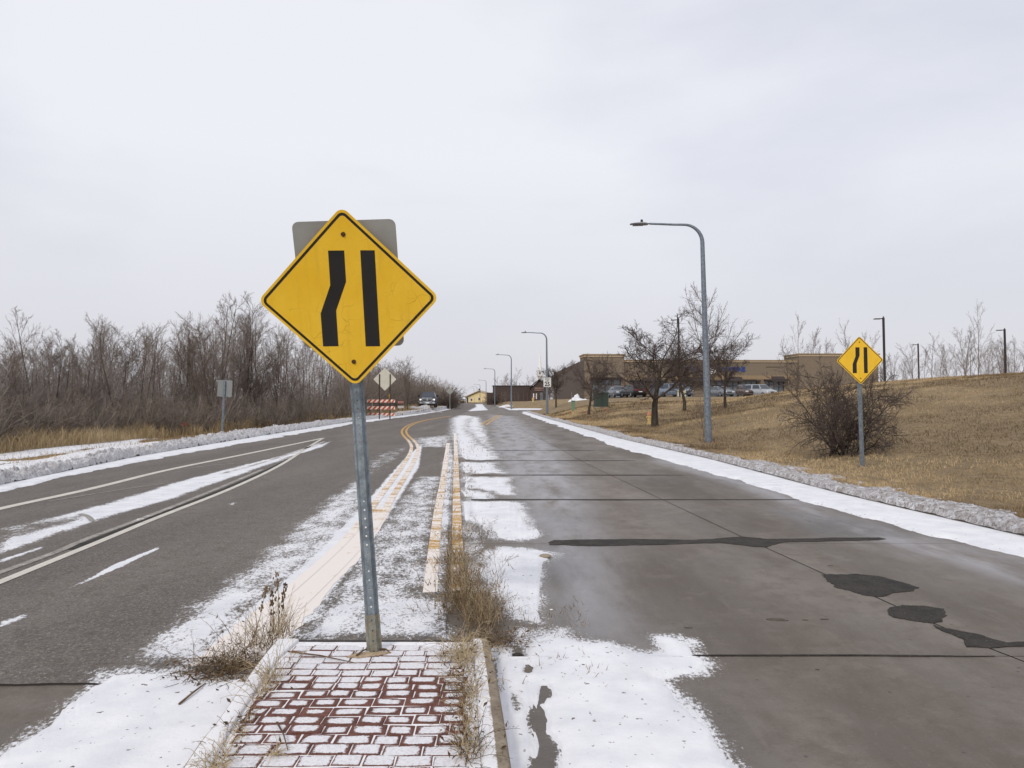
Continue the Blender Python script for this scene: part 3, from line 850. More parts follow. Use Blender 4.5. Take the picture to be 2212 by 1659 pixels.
def windrow(name, f, side, outer, Ys, seed, height, m, rough=1.0, gap=0.0):
    """ploughed bank of snow on the verge"""
    out = curve(sorted([(p[1], p[0]) for p in GP(outer, 0.14)]))
    u = np.linspace(0, 1, 70)
    k = f(Ys) - side * 0.03
    o_ = out(Ys)
    o_ = np.where(side * (o_ - k) < 0.5, k + side * 0.5, o_)
    o_ = o_ + side * 0.45 * (fbm(Ys * 0.9, Ys * 0, seed) - 0.5) + side * 0.3 * (fbm(Ys * 4, Ys * 0, seed + 1) - 0.5)
    X = k[:, None] * (1 - u) + o_[:, None] * u
    Y = np.repeat(Ys[:, None], len(u), 1)
    pr = np.sin(math.pi * np.clip(u, 0, 1) ** 0.75) ** 0.7
    hh = height(Ys)[:, None] if callable(height) else height
    h = hh * (pr * (0.35 + 1.2 * fbm(X * 1.8, Y * 1.5, seed + 2)) + rough * (chunks(X * 5.5, Y * 4.2, seed + 3)[0] - 0.45) + 0.6 * rough * (chunks(X * 15, Y * 12, seed + 4)[0] - 0.5) + 0.4 * (fbm(X * 20, Y * 17, seed + 4, 3) - 0.5) - gap * sstep(0.50, 0.66, fbm(X * 0.9, Y * 0.5, seed + 8)))
    h = h - np.interp(u, [0.35, 1.0], [0, 0.11])[None] * 2.0 * sstep(0.35, 0.7, fbm(X * 1.6, Y * 1.1, seed + 9, 5))
    h = np.where(u > 0.985, -0.05, np.maximum(h, np.where(u < 0.25, 0.02, -1)))
    zb = np.maximum(terrain(X.ravel(), Y.ravel()), 0.12)
    zb = zb * np.clip(np.repeat(u[None], len(Ys), 0).ravel() / 0.06 + 0.10 + 0.35 * fbm(X.ravel() * 7, Y.ravel() * 5, seed + 6), 0, 1)
    return snow_sheet(name, X.ravel(), Y.ravel(), h.ravel(), zb, m, X.shape)
windrow('snow_bank', kerbR, 1, [(2900, 1280), (2212, 1112), (2001, 1062), (1796, 1017), (1540, 975), (1336, 930), (1192, 900), (1150, 890)],
        np.concatenate([np.geomspace(5.5, 30, 480), np.linspace(30.1, 95, 240)]), 80, 0.04, M['bank'], 0.8, 0.9)
windrow('snow_bank', kerbL, -1, [(-250, 1070), (0, 1019), (137, 995), (273, 974), (430, 945), (547, 931), (664, 916), (766, 902), (860, 893)],
        np.concatenate([np.geomspace(9, 40, 460), np.linspace(40.2, 125, 260)]), 84, lambda Y: np.interp(Y, [0, 20, 45, 55, 70, 100, 125], [0.11, 0.13, 0.14, 0.07, 0.035, 0.035, 0.035]), M['bank_l'], 0.75, 0.4)
# thin patches on the left verge beyond the bank
Ys = np.geomspace(11, 34, 220); u = np.linspace(0.3, 5.5, 120)
X = kerbL(Ys)[:, None] - u[None, :]; Y = np.repeat(Ys[:, None], len(u), 1)
v = fbm(X * 0.9, Y * 0.28, 90, 5) - 0.49 + 0.10 * sstep(0.6, 1.4, u)[None, :] - 0.5 * sstep(3.8, 5.0, u)[None, :] - 0.25 * sstep(24, 30, Y) - 0.22 * np.exp(-((u - 2.0) / 0.5) ** 2)[None, :]
h = np.where(v > 0, np.minimum(0.03, v * 0.4), v * 0.3)
snow_sheet('snow', X.ravel(), Y.ravel(), h.ravel(), terrain(X.ravel(), Y.ravel()) + 0.01, M['snow'], X.shape)
# mound in front of the pickup and a ploughed heap by the parking lot
def mound(name, c, rx, ry, hgt, m, seed):
    a = np.linspace(-1.1, 1.1, 60)
    X, Y = np.meshgrid(c[0] + a * rx, c[1] + a * ry)
    r = np.sqrt(((X - c[0]) / rx) ** 2 + ((Y - c[1]) / ry) ** 2)
    h = hgt * (np.clip(1 - r, -0.2, 1) ** 1.0) * (0.5 + 0.9 * fbm(X * 1.7, Y * 1.7, seed)) + 0.18 * hgt * (fbm(X * 5, Y * 5, seed + 1) - 0.5)
    h = np.where(r > 1.0, -0.08, h)
    return snow_sheet(name, X.ravel(), Y.ravel(), h.ravel(), terrain(X.ravel(), Y.ravel()), m, X.shape)
# ------------------------------------------------------------------ traffic island: kerbs, bed, bricks
IZ = 0.12
island = empty('traffic_island', (-0.75, 4.2, 0)); island['kind'] = 'structure'
def island_child(o):
    o.parent = island; o.location = (0.75, -4.2, 0); return o
bl = GP([(420, 1800), (467, 1659), (505, 1583), (544, 1520), (607, 1425), (652, 1386)], IZ)
br = GP([(1012, 1800), (1008, 1659), (1002, 1607), (1004, 1478), (985, 1410), (968, 1372)], IZ)
brickL = curve([(p[1], p[0]) for p in bl]); brickR = curve([(p[1], p[0]) for p in br])
nose_y = 4.74

def m_brick():
    b = NB('red_brick_under_powder')
    p = b.pos(src='world'); g = b.n('ShaderNodeTexCoord').outputs['Generated']
    red = b.mix(b.ramp(b.noise(p, 30, 5, 0.7), 0.3, 0.7), srgb(90, 60, 53), srgb(118, 80, 70))
    hs = b.n('ShaderNodeHueSaturation', Color=red, Value=b.ramp(b.rnd(), 0, 1, 0.82, 1.15, False))
    sx = b.n('ShaderNodeSeparateXYZ', Vector=g)
    ax = b.math('ABSOLUTE', b.math('SUBTRACT', sx.outputs[0], 0.5)); ay = b.math('ABSOLUTE', b.math('SUBTRACT', sx.outputs[1], 0.5))
    dx = b.math('MULTIPLY', b.math('SUBTRACT', 0.5, ax), 1.3); dy = b.math('SUBTRACT', 0.5, ay)
    edge = b.math('MULTIPLY', b.math('DIVIDE', b.math('MULTIPLY', dx, dy), b.math('ADD', b.math('ADD', dx, dy), 0.001)), 0.85)
    edge = b.math('ADD', edge, b.math('MULTIPLY', b.math('MINIMUM', dx, dy), 0.5))   # 0 at the arris, about 0.5 in the middle
    wy = b.n('ShaderNodeSeparateXYZ', Vector=p).outputs[1]
    bare = b.math('MULTIPLY', b.ramp(b.math('ABSOLUTE', b.math('SUBTRACT', wy, 3.72)), 0.62, 0.15), 0.13)
    bare = b.math('ADD', bare, b.ramp(b.noise(p, 1.7, 3), 0.4, 0.7, 0.0, 0.07))
    bare = b.math('ADD', bare, b.ramp(b.rnd(), 0.82, 1.0, 0.0, 0.08))
    nz = b.math('ADD', b.math('MULTIPLY', b.noise(p, 16, 6, 0.75), 0.34), b.math('MULTIPLY', b.noise(p, 120, 3, 0.7), 0.18))
    f = b.ramp(b.math('SUBTRACT', b.math('ADD', edge, nz), b.math('ADD', bare, 0.30)), -0.03, 0.06)
    up = b.ramp(b.n('ShaderNodeSeparateXYZ', Vector=b.n('ShaderNodeNewGeometry').outputs['Normal']).outputs[2], 0.75, 0.95)
    f = b.math('MULTIPLY', b.math('MULTIPLY', f, up), b.ramp(b.noise(p, 60, 3, 0.6), 0.25, 0.6, 0.75, 1.0))
    c = b.mix(f, hs.outputs[0], (0.74, 0.735, 0.76))
    b.bump(b.math('ADD', f, b.math('MULTIPLY', b.noise(p, 80, 3), 0.4)), 0.35, 0.006)
    return b.done(c, 0.85, 0, 0.2)
M['brick'] = m_brick()
def m_bed():
    b = NB('snow_filled_joints')
    p = b.pos(src='world')
    c = b.mix(b.ramp(b.noise(p, 8, 5, 0.7), 0.28, 0.42), srgb(120, 84, 74), (0.82, 0.815, 0.83))
    b.bump(b.noise(p, 60, 3), 0.3, 0.006)
    return b.done(c, 0.85, 0, 0.2)
M['bed'] = m_bed()
def m_kerb_snow():
    """island kerb: powder on the inner part of its top, bare stone along the outer arris"""
    b = NB('island_kerb')
    p = b.pos(src='world')
    n = b.noise(p, 7, 6, 0.7); n2 = b.noise(p, 55, 3, 0.7)
    st = b.mix(b.ramp(n, 0.3, 0.7), srgb(126, 114, 98), srgb(158, 146, 128))
    st = b.mix(b.math('MULTIPLY', b.ramp(n2, 0.52, 0.7), 0.6), st, srgb(84, 76, 66))
    d = b.attr('dust')
    f = b.ramp(b.math('ADD', d, b.math('MULTIPLY', b.math('ADD', n, n2), 0.35)), 0.78, 0.9)
    b.bump(b.math('ADD', n, n2), 0.4, 0.008)
    return b.done(b.mix(f, st, (0.78, 0.775, 0.79)), 0.85, 0, 0.2)
M['island_kerb'] = m_kerb_snow()

# bed between the kerbs
Yi = np.linspace(1.0, nose_y - 0.01, 60); ui = np.linspace(0, 1, 30)
kl_in = GP([(440, 1800), (462, 1659), (500, 1583), (540, 1520), (604, 1425), (640, 1386)], 0.11)
ki_L = lambda Y: brickL(Y) - 0.02 - 0.0 * Y
kr_pts = GP([(1046, 1800), (1040, 1659), (1034, 1583), (1026, 1450), (1022, 1391), (1018, 1372)], 0.125)
ki_R = curve([(p[1], p[0]) for p in kr_pts])
ko_pts = GP([(1125, 1800), (1106, 1659), (1094, 1580), (1083, 1513), (1072, 1450), (1060, 1396), (1050, 1374)], 0.125)
ko_R = curve([(p[1], p[0]) for p in ko_pts])
X = ki_L(Yi)[:, None] * (1 - ui) + ki_R(Yi)[:, None] * ui
Yg = np.repeat(Yi[:, None], 30, 1)
Zg = 0.1155 + 0.004 * (fbm(X * 9, Yg * 9, 100) - 0.5)
island_child(link('bed', mesh_np('bed', np.stack([X.ravel(), Yg.ravel(), Zg.ravel()], 1), grid_faces(*X.shape), True), M['bed']))
def kerb_block(name, inner, outer, sgn):
    Y = np.concatenate([np.linspace(1.0, nose_y - 0.05, 50), [nose_y]])
    i_, o_ = inner(Y), outer(Y)
    cols_, zs, ds = [], [], []
    for t, z, d in [(0, 0.05, 0.6), (0.02, 0.128, 0.62), (0.12, 0.133, 0.62), (0.35, 0.134, 0.6), (0.52, 0.134, 0.54), (0.66, 0.133, 0.12), (0.86, 0.131, 0.0), (0.95, 0.124, 0.08), (1.0, 0.105, 0.25), (1.06, 0.05, 0.5), (1.13, -0.005, 0.75)]:
        cols_.append(i_ * (1 - t) + o_ * t); zs.append(np.full(len(Y), z)); ds.append(np.full(len(Y), d))
    if sgn < 0: ds = [np.full(len(Y), q) for q in (.6, .62, .64, .6, .6, .58, .56, .34, .38, .66, .75)]
    X = np.stack(cols_, 1); Z = np.stack(zs, 1); Yk = np.repeat(Y[:, None], X.shape[1], 1)
    V = np.stack([X.ravel(), Yk.ravel(), Z.ravel()], 1)
    n = X.shape[1]
    F = grid_faces(*X.shape)
    o = island_child(link(name, mesh_np(name, V, F, True, {'dust': np.stack(ds, 1).ravel()}), M['island_kerb']))
    # end face of the kerb
    e = V.reshape(len(Y), n, 3)[-1]; q = np.r_[e, e * [1, 1, 0] + [0, 0.0, -0.01]]
    link('kerb_end', mesh_np('kerb_end', q, np.array([[i, i + 1, i + 1 + n, i + n] for i in range(n - 1)]), False, {'dust': np.full(len(q), 0.2)}), M['island_kerb'], o)
kerb_block('kerbstone', ki_R, ko_R, 1)
kol = GP([(350, 1800), (392, 1659), (430, 1603), (468, 1558), (544, 1448), (590, 1388)], 0.125)
ko_L = curve([(p[1], p[0]) for p in kol])
kerb_block('kerbstone', ki_L, ko_L, -1)
nb = MB()
for xa, xb, ya in [(float(ko_L(nose_y)), float(ko_R(nose_y)), nose_y)]:
    nb.box(((xa + xb) / 2, ya + 0.02, 0.045), (xb - xa, 0.05, 0.13))
island_child(nb.build('nose_stone', M['dark_fill']))

# bricks, each a part
BD, BH = 0.0955, 0.05
brick_me = []
for L_ in (0.115, 0.126, 0.138, 0.150, 0.162):
    for v_ in range(2):
        mb = MB(); mb.box((0, 0, 0), (L_, BD, BH))
        top = [e for e in mb.bm.edges if all(v.co.z > 0 for v in e.verts)]
        bmesh.ops.bevel(mb.bm, geom=top, offset=0.0035, segments=1, affect='EDGES')
        for v in mb.bm.verts:
            v.co.x += random.uniform(-.0025, .0025); v.co.y += random.uniform(-.002, .002)
        brick_me.append((L_, mb.mesh('brick')))
        brick_me[-1][1].materials.append(M['brick'])
y = 2.62; row = 0
while y + BD < nose_y + 0.005:
    xl, xr = float(brickL(y)), float(brickR(y))
    x = xl - random.uniform(0.0, 0.12)
    while x < xr - 0.02:
        L_, me = random.choice(brick_me)
        a, e = max(x, xl), min(x + L_, xr + random.uniform(-0.01, 0.02))
        if e - a > 0.028:
            o = bpy.data.objects.new('brick', me); COL.objects.link(o); o.parent = island
            o.location = ((a + e) / 2 + 0.75, y + BD / 2 + random.uniform(-.004, .004) - 4.2 + 0.010 * math.sin(x * 5 + row), IZ - BH / 2 + random.uniform(-.003, .003))
            o.rotation_euler = (random.uniform(-.02, .02), random.uniform(-.02, .02), random.uniform(-.03, .03))
            o.scale = ((e - a) / L_, random.uniform(0.97, 1.03), 1)
        x += L_ + random.uniform(0.004, 0.010)
    y += BD + random.uniform(0.004, 0.009); row += 1

# ------------------------------------------------------------------ metals and sign faces
def m_galv(name, tone=(128, 136, 142), rust=0.0):
    b = NB(name)
    p = b.pos()
    n = b.noise(p, 14, 5, 0.65); n2 = b.n('ShaderNodeRGBToBW', Color=b.n('ShaderNodeTexVoronoi', Vector=p, Scale=70.0).outputs['Color']).outputs[0]
    n3 = b.noise(b.pos((1, 1, 0.12)), 30, 4, 0.6)
    c = b.mix(b.ramp(n, 0.3, 0.7), srgb(*[t - 16 for t in tone]), srgb(*[min(255, t + 16) for t in tone]))
    c = b.mix(0.16, c, n2, 'OVERLAY')
    c = b.mix(b.math('MULTIPLY', b.ramp(n3, 0.5, 0.75), 0.4), c, srgb(*[t - 45 for t in tone]))
    if rust: c = b.mix(b.math('MULTIPLY', b.ramp(b.noise(p, 20, 5, 0.7), 0.45, 0.65), rust), c, srgb(150, 126, 88))
    return b.done(c, 0.5, 0.35, 0.4)
M['galv'] = m_galv('galvanised_steel', (116, 125, 131))
M['galv_old'] = m_galv('stained_galvanised_steel', (132, 132, 122), 0.4)
M['alu'] = plain('sheet_aluminium_back', srgb(158, 157, 152), 0.5, 0.25, 0.06, 6)
M['alu_pale'] = plain('pale_sheet_back', srgb(204, 200, 184), 0.55, 0.1, 0.06, 4)
M['alu_green'] = plain('weathered_sheet_back', srgb(134, 137, 136), 0.6, 0.1, 0.06, 4)
def m_sign_yellow():
    b = NB('yellow_reflective_sheeting')
    p = b.pos()
    n = b.noise(p, 3, 5, 0.6)
    c = b.mix(b.ramp(n, 0.3, 0.7), srgb(238, 188, 38), srgb(246, 199, 54))
    dv = b.n('ShaderNodeTexNoise', Vector=p, Scale=4.0, Detail=3.0)
    pv = b.n('ShaderNodeVectorMath', operation='ADD'); 
    b.t.links.new(p, pv.inputs[0])
    sc = b.n('ShaderNodeVectorMath', operation='SCALE'); b.t.links.new(dv.outputs['Color'], sc.inputs[0]); sc.inputs['Scale'].default_value = 0.25
    b.t.links.new(sc.outputs[0], pv.inputs[1])
    vo = b.n('ShaderNodeTexVoronoi', feature='DISTANCE_TO_EDGE', Scale=8.5); b.t.links.new(pv.outputs[0], vo.inputs['Vector'])
    crack = b.math('MULTIPLY', b.ramp(vo.outputs['Distance'], 0.012, 0.004), b.ramp(b.noise(p, 3.5, 2), 0.48, 0.62))
    c = b.mix(b.math('MULTIPLY', b.ramp(b.noise(b.pos((1, 1, 0.15)), 16, 5, 0.7), 0.48, 0.75), 0.16), c, srgb(150, 118, 50))   # road grime run down the face
    c = b.mix(b.math('MULTIPLY', b.ramp(b.noise(p, 60, 3, 0.7), 0.6, 0.75), 0.2), c, srgb(160, 120, 40))
    c = b.mix(b.math('MULTIPLY', crack, 0.42), c, srgb(140, 96, 20))
    return b.done(c, 0.42, 0, 0.45)
M['sign_yellow'] = m_sign_yellow()
M['sign_black'] = plain('sign_black', srgb(36, 34, 32), 0.5, 0, 0.1, 5)
M['bolt'] = plain('rusty_bolt', srgb(96, 72, 52), 0.5, 0.6, 0.3, 60)
M['sign_white'] = plain('sign_white', srgb(226, 226, 222), 0.5, 0, 0.04, 5)
M['sand'] = plain('sandy_grit', srgb(170, 150, 124), 0.95, 0, 0.25, 60, bump=0.5)

def rdiamond(s, r, n=7):
    """outline of a rounded square standing on its corner, in the x-z plane"""
    h = s / 2 - r; pts = []
    for k in range(4):
        cx, cz = [(h, h), (-h, h), (-h, -h), (h, -h)][k]
        for a in np.linspace(0, 90, n):
            t = math.radians(90 * k + a); pts.append((cx + r * math.cos(t), cz + r * math.sin(t)))
    c = math.sqrt(0.5)
    return [((x - z) * c, (x + z) * c) for x, z in pts]
def rrect(x0, z0, x1, z1, r, n=6):
    pts = []
    for (cx, cz), s0 in zip([(x1 - r, z1 - r), (x0 + r, z1 - r), (x0 + r, z0 + r), (x1 - r, z0 + r)], (0, 90, 180, 270)):
        for a in np.linspace(0, 90, n):
            t = math.radians(s0 + a); pts.append((cx + r * math.cos(t), cz + r * math.sin(t)))
    return pts
def plate_mesh(name, outline, y0, y1):
    mb = MB(); mb.prism([(x, y0, z) for x, z in outline], (0, y1 - y0, 0)); return mb.mesh(name)
def ring_mesh(name, o1, o2, y0, y1):
    mb = MB(); n = len(o1)
    A = [[mb.bm.verts.new((x, y, z)) for x, z in o] for o in (o1, o2) for y in (y0, y1)]
    for i in range(n):
        j = (i + 1) % n
        mb.bm.faces.new((A[0][i], A[0][j], A[2][j], A[2][i])); mb.bm.faces.new((A[0][i], A[1][i], A[1][j], A[0][j])); mb.bm.faces.new((A[2][i], A[2][j], A[3][j], A[3][i]))
    return mb.mesh(name)

# sign plane of the near sign (found from its four corners)
S_C = np.array([-0.967, 4.544, 2.190])
S_R = (Matrix.Rotation(0.007, 3, 'Z') @ Matrix.Rotation(0.307, 3, 'X') @ Matrix.Rotation(-0.020, 3, 'Y'))
S_Rn = np.array(S_R)
def on_sign(x, y, off=0.0):
    r = ray(x, y); o = np.array([0, 0, EYE]); n = S_Rn @ np.array([0, 1, 0]); c = S_C + n * off
    t = n @ (c - o) / (n @ r)
    q = S_Rn.T @ (o + r * t - S_C)
    return q[0], q[2]
C2 = lambda pts: [on_sign(518.4 + x * 0.2709, 414.7 + y * 0.2709) for x, y in pts]
SIDE = 0.762
panel_me = plate_mesh('sign_panel', rdiamond(SIDE, 0.048), 0.0, 0.003)
border_me = ring_mesh('border', rdiamond(SIDE - 0.030, 0.036), rdiamond(SIDE - 0.060, 0.024), -0.0008, 0.001)
symA_me = plate_mesh('lane_symbol', C2([(702, 467), (831, 466), (846, 715), (767, 945), (786, 1230), (663, 1231), (643, 970), (720, 743)]), -0.0008, 0.001)
symB_me = plate_mesh('lane_symbol', C2([(959, 465), (1074, 465), (1117, 1230), (1003, 1231)]), -0.0008, 0.001)
mb = MB(); mb.cyl((0, -0.004, 0), (0, 0.001, 0), 0.0135, n=14); mb.cyl((0, -0.011, 0), (0, -0.004, 0), 0.007, n=6); bolt_me = mb.mesh('bolt')
for me, m in ((panel_me, 'sign_yellow'), (border_me, 'sign_black'), (symA_me, 'sign_black'), (symB_me, 'sign_black'), (bolt_me, 'bolt')): me.materials.append(M[m])

def channel_mesh(name, path, yaw, k=1.0, holes=True, front=0.0):
    """flanged channel post along a path, with a hole every inch in the web"""
    path = [Vector(p) for p in path]
    seg = [(b - a).length for a, b in zip(path[:-1], path[1:])]; tot = sum(seg)
    n = max(2, int(tot / 0.0508)); V = []; F = []
    prev = []
    def pt(s):
        i = 0
        while i < len(seg) - 1 and s > seg[i]: s -= seg[i]; i += 1
        return path[i].lerp(path[i + 1], min(1, s / seg[i])), (path[i + 1] - path[i]).normalized()
    hx, hz = 0.0045, 0.0045
    prof = [(-0.041, 0.036), (-0.030, 0.032), (-0.017, 0.0), (0.017, 0.0), (0.030, 0.032), (0.041, 0.036)]
    for i in range(n):
        s0, s1 = tot * i / n, tot * (i + 1) / n
        rows = []
        for s in (s0, s1):
            p, t = pt(s)
            r = Vector((math.cos(yaw), math.sin(yaw), 0)); r = (r - t * r.dot(t)).normalized(); b = t.cross(r) * -1
            if b.y < 0: b = -b
            rows.append([p + r * (x * k) + b * (y * k - front) for x, y in prof])
        base = len(V)
        V += rows[0] + rows[1]
        for j in (0, 1, 3, 4): F.append((base + j, base + j + 1, base + 7 + j, base + 6 + j))
        a, b_, c, d = rows[0][2], rows[0][3], rows[1][3], rows[1][2]
        m = (a + b_ + c + d) / 4; ux = (b_ - a).normalized(); uz = (d - a).normalized()
        hb = len(V); V += [m + ux * (sx * hx) + uz * (sz * hz) for sx, sz in ((-1, -1), (1, -1), (1, 1), (-1, 1))]
        F += [(base + 2, base + 3, hb + 1, hb), (base + 3, base + 9, hb + 2, hb + 1), (base + 9, base + 8, hb + 3, hb + 2), (base + 8, base + 2, hb, hb + 3)]
    me = bpy.data.meshes.new(name); me.from_pydata([tuple(v) for v in V], [], F); me.update()
    return me

def to_world(x, z, off=0.0): return tuple(S_C + S_Rn @ np.array([x, off, z]))
b1 = on_sign(518.4 + 823 * 0.2709, 414.7 + 337 * 0.2709); b2 = on_sign(518.4 + 908 * 0.2709, 414.7 + 1353 * 0.2709)
foot = Vector((*G(809, 1411, IZ), IZ))
sign1 = empty('lane_reduction_sign', foot, label='large yellow diamond lane-narrows sign on a leaning channel post in the brick island', cat='road sign', group='yellow lane-narrows signs')
def under(root, o, mw=None):
    o.parent = root
    o.matrix_parent_inverse = Matrix.Identity(4)
    rm = Matrix.LocRotScale(root.location, root.rotation_euler, root.scale)
    o.matrix_basis = rm.inverted() @ (mw if mw is not None else Matrix.Identity(4))
    return o
MWS = Matrix.Translation(S_C) @ S_R.to_4x4()
def dress(root, MW, bolts):
    under(root, link('sign_panel', panel_me), MW)
    under(root, link('border', border_me), MW)
    under(root, link('lane_symbol', symA_me), MW); under(root, link('lane_symbol', symB_me), MW)
    for bx, bz in bolts: under(root, link('bolt', bolt_me), MW @ Matrix.Translation((bx, 0, bz)))
dress(sign1, MWS, (b1, b2))
d = Vector((b2[0] - b1[0], 0, b2[1] - b1[1]))
lo = Vector((b2[0], 0, b2[1])) + d * 0.22; hi = Vector((b1[0], 0, b1[1])) - d * 0.06
P_lo, P_hi = Vector(to_world(lo.x, lo.z, 0.004)), Vector(to_world(hi.x, hi.z, 0.004))
up_dir = (P_hi - P_lo).normalized(); P_k = P_lo - up_dir * 0.05
low = Vector(foot) + Vector((0, 0, -0.02))
ld = (P_k - low)
mid1 = low + ld * 0.86
post_path = [low + ld * 0.0, mid1, low + ld * 0.93 + Vector((0, 0.006, 0)), P_lo, P_hi]
post = under(sign1, link('post', channel_mesh('post', post_path, 0.10), M['galv']))
md = post.modifiers.new('steel', 'SOLIDIFY'); md.thickness = 0.003; md.offset = 0
stub = under(sign1, link('stub_post', channel_mesh('stub_post', [low, low + ld.normalized() * 0.235], 0.10, 1.06, True, 0.006), M['galv_old']))
md = stub.modifiers.new('steel', 'SOLIDIFY'); md.thickness = 0.004; md.offset = 0
rp = [on_sign(x, y, 0.046) for x, y in ((632.2, 479.7), (855, 472.4), (872.7, 749.3), (657, 750))]
x0, x1 = (rp[0][0] + rp[3][0]) / 2, (rp[1][0] + rp[2][0]) / 2; z0, z1 = (rp[2][1] + rp[3][1]) / 2, (rp[0][1] + rp[1][1]) / 2
under(sign1, link('rear_panel', plate_mesh('rear_panel', rrect(x0, z0, x1, z1, 0.038), 0.046, 0.049), M['alu']), MWS @ Matrix.Rotation(-0.012, 4, 'Y'))
sh = [(foot.x + dx, foot.y + dy) for dx, dy in ((-0.145, -0.075), (-0.10, -0.015), (0.0, 0.03), (0.10, -0.005), (0.06, -0.04), (0.0, -0.06), (-0.07, -0.085))]
o = sheet('grit', np.array(sh), IZ + 0.007, M['sand'], None, 0.012, 50); island_child(o)

# second sign, on the lawn
def plain_post(h, w): return MB().box((0, 0, h / 2), (w, w * 0.7, h), bevel=0.006)
px_, py_, pz_ = onT(1863, 16.5)
sign2 = empty('lane_reduction_sign', (px_, py_, pz_), rot=(0, math.radians(-1.6), 0.06), label='smaller-looking yellow diamond lane-narrows sign on a straight post in front of the bush', cat='road sign', group='yellow lane-narrows signs')
c2 = at(1857.5, 778, 16.45)[2] - pz_
sc2 = 101.5 / FPX * 16.45 / (2 * SIDE / math.sqrt(2) - 2 * 0.048 * 0.414)
MW2 = Matrix.Translation((0, -0.03, c2)) @ Matrix.Scale(sc2, 4)
for me, nm in ((panel_me, 'sign_panel'), (border_me, 'border'), (symA_me, 'lane_symbol'), (symB_me, 'lane_symbol')):
    o = link(nm, me, None, sign2); o.matrix_basis = MW2
for bz in (0.40, -0.40):
    o = link('bolt', bolt_me, None, sign2); o.matrix_basis = MW2 @ Matrix.Translation((0, 0, bz))
h2 = c2 + 0.40
o = link('post', channel_mesh('post', [(0, 0.0, -0.1), (0, 0.0, h2)], 0.15, 1.25), M['galv'], sign2); o.location = (0, -0.02, 0)
md = o.modifiers.new('steel', 'SOLIDIFY'); md.thickness = 0.004; md.offset = 0

# signs seen from behind
X_, Y_, Z_ = onT(480, 31)
sgn = empty('road_sign', (X_, Y_, Z_), rot=(0, math.radians(2.6), -0.1), label='small square grey sign seen from behind on a post by the left snow bank', cat='road sign')
zt = at(485, 821, 31)[2] - Z_; zb = at(485, 857, 31)[2] - Z_; hw = 33 / FPX * 31 / 2
link('sign_panel', plate_mesh('sign_panel', rrect(-hw, zb, hw, zt, 0.03), 0.05, 0.054), M['alu_green'], sgn)
MB().box((0, 0.012, zt / 2 - 0.03), (0.085, 0.06, zt), bevel=0.008).build('post', M['galv'], sgn)
X_, Y_, Z_ = onT(831, 59)
sgn = empty('road_sign', (X_, Y_, Z_), rot=(0, 0, 0.0), label='pale diamond sign seen from behind on two dark posts near the striped barricade', cat='road sign')
k = 59 / FPX; zc = at(831, 819, 59)[2] - Z_; s_ = (49 * k + 2 * 0.05 * 0.414) / math.sqrt(2)
dm = [(x, z + zc) for x, z in rdiamond(s_, 0.05)]
link('sign_panel', plate_mesh('sign_panel', dm, 0.07, 0.075), M['alu_pale'], sgn)
M['dark_post'] = plain('dark_brown_steel', srgb(62, 48, 42), 0.7, 0.2, 0.2)
for dx in (-11.5, 11.5):
    mb = MB(); mb.box((dx * k, 0.03, (zc + 11 * k) / 2), (0.075, 0.07, zc + 11 * k), bevel=0.008); mb.build('post', M['dark_post'], sgn)
X_, Y_, Z_ = onT(972, 110)
sgn = empty('road_sign', (X_, Y_, Z_), label='tiny grey diamond sign seen from behind on a pale post past the pickup', cat='road sign')
k = 110 / FPX; zc = at(973, 845, 110)[2] - Z_
link('sign_panel', plate_mesh('sign_panel', [(x, z + zc) for x, z in rdiamond(15 * k / math.sqrt(2) + 0.03, 0.05)], 0.06, 0.065), M['alu'], sgn)
MB().box((0, 0.02, zc / 2), (0.07, 0.05, zc), bevel=0.006).build('post', M['alu'], sgn)

# ------------------------------------------------------------------ street lamps
M['lamp_pole'] = m_galv('grey_lamp_pole', (118, 127, 136))
M['lamp_head'] = plain('grey_lamp_housing', srgb(150, 153, 156), 0.4, 0.3, 0.08)
M['lens'] = plain('lamp_lens', srgb(96, 98, 102), 0.2, 0, 0.05, spec=0.6)
M['black'] = plain('black_plastic', srgb(38, 37, 37), 0.5, 0, 0.1)
LH = 7.6
mb = MB(); mb.tube([(0, 0, -0.3), (0, 0, 2.5), (0, 0, 4.0)], [0.125, 0.105, 0.094], 18, cap=False); mb.tube([(0, 0, 3.98), (0, 0, 4.03)], [0.098, 0.098], 18)
mb.tube([(0, 0, 4.0), (0, 0, LH - 0.72)], [0.092, 0.072], 18, cap=False); pole_me = mb.mesh('pole', True, 40)
arc = [(-0.62 + 0.62 * math.cos(t), 0, LH - 0.72 + 0.62 * math.sin(t)) for t in np.linspace(0, math.pi / 2 - 0.03, 12)]
arc += [(-1.0, 0, LH - 0.085), (-1.78, 0, LH - 0.035)]
mb = MB(); mb.tube(arc, list(np.linspace(0.072, 0.036, len(arc))), 14); mb.cyl((-1.74, 0, LH - 0.038), (-1.90, 0, LH - 0.028), 0.026); arm_me = mb.mesh('arm', True, 40)
mb = MB(); secs = []
for x, w, zt_, zb_ in [(-1.84, 0.06, 0.02, -0.05), (-1.92, 0.12, 0.045, -0.06), (-2.06, 0.15, 0.06, -0.055), (-2.25, 0.15, 0.045, -0.04), (-2.42, 0.12, 0.015, -0.03), (-2.46, 0.09, -0.005, -0.028)]:
    secs.append([mb.bm.verts.new((x, w * math.cos(t) * (1 if abs(math.cos(t)) > .9 else .9), LH - 0.03 + (zt_ if math.sin(t) > 0 else -zb_) * math.sin(t))) for t in np.linspace(0, 2 * math.pi, 13)[:-1]])
for a, b_ in zip(secs[:-1], secs[1:]):
    for i in range(12): mb.bm.faces.new((a[i], a[(i + 1) % 12], b_[(i + 1) % 12], b_[i]))
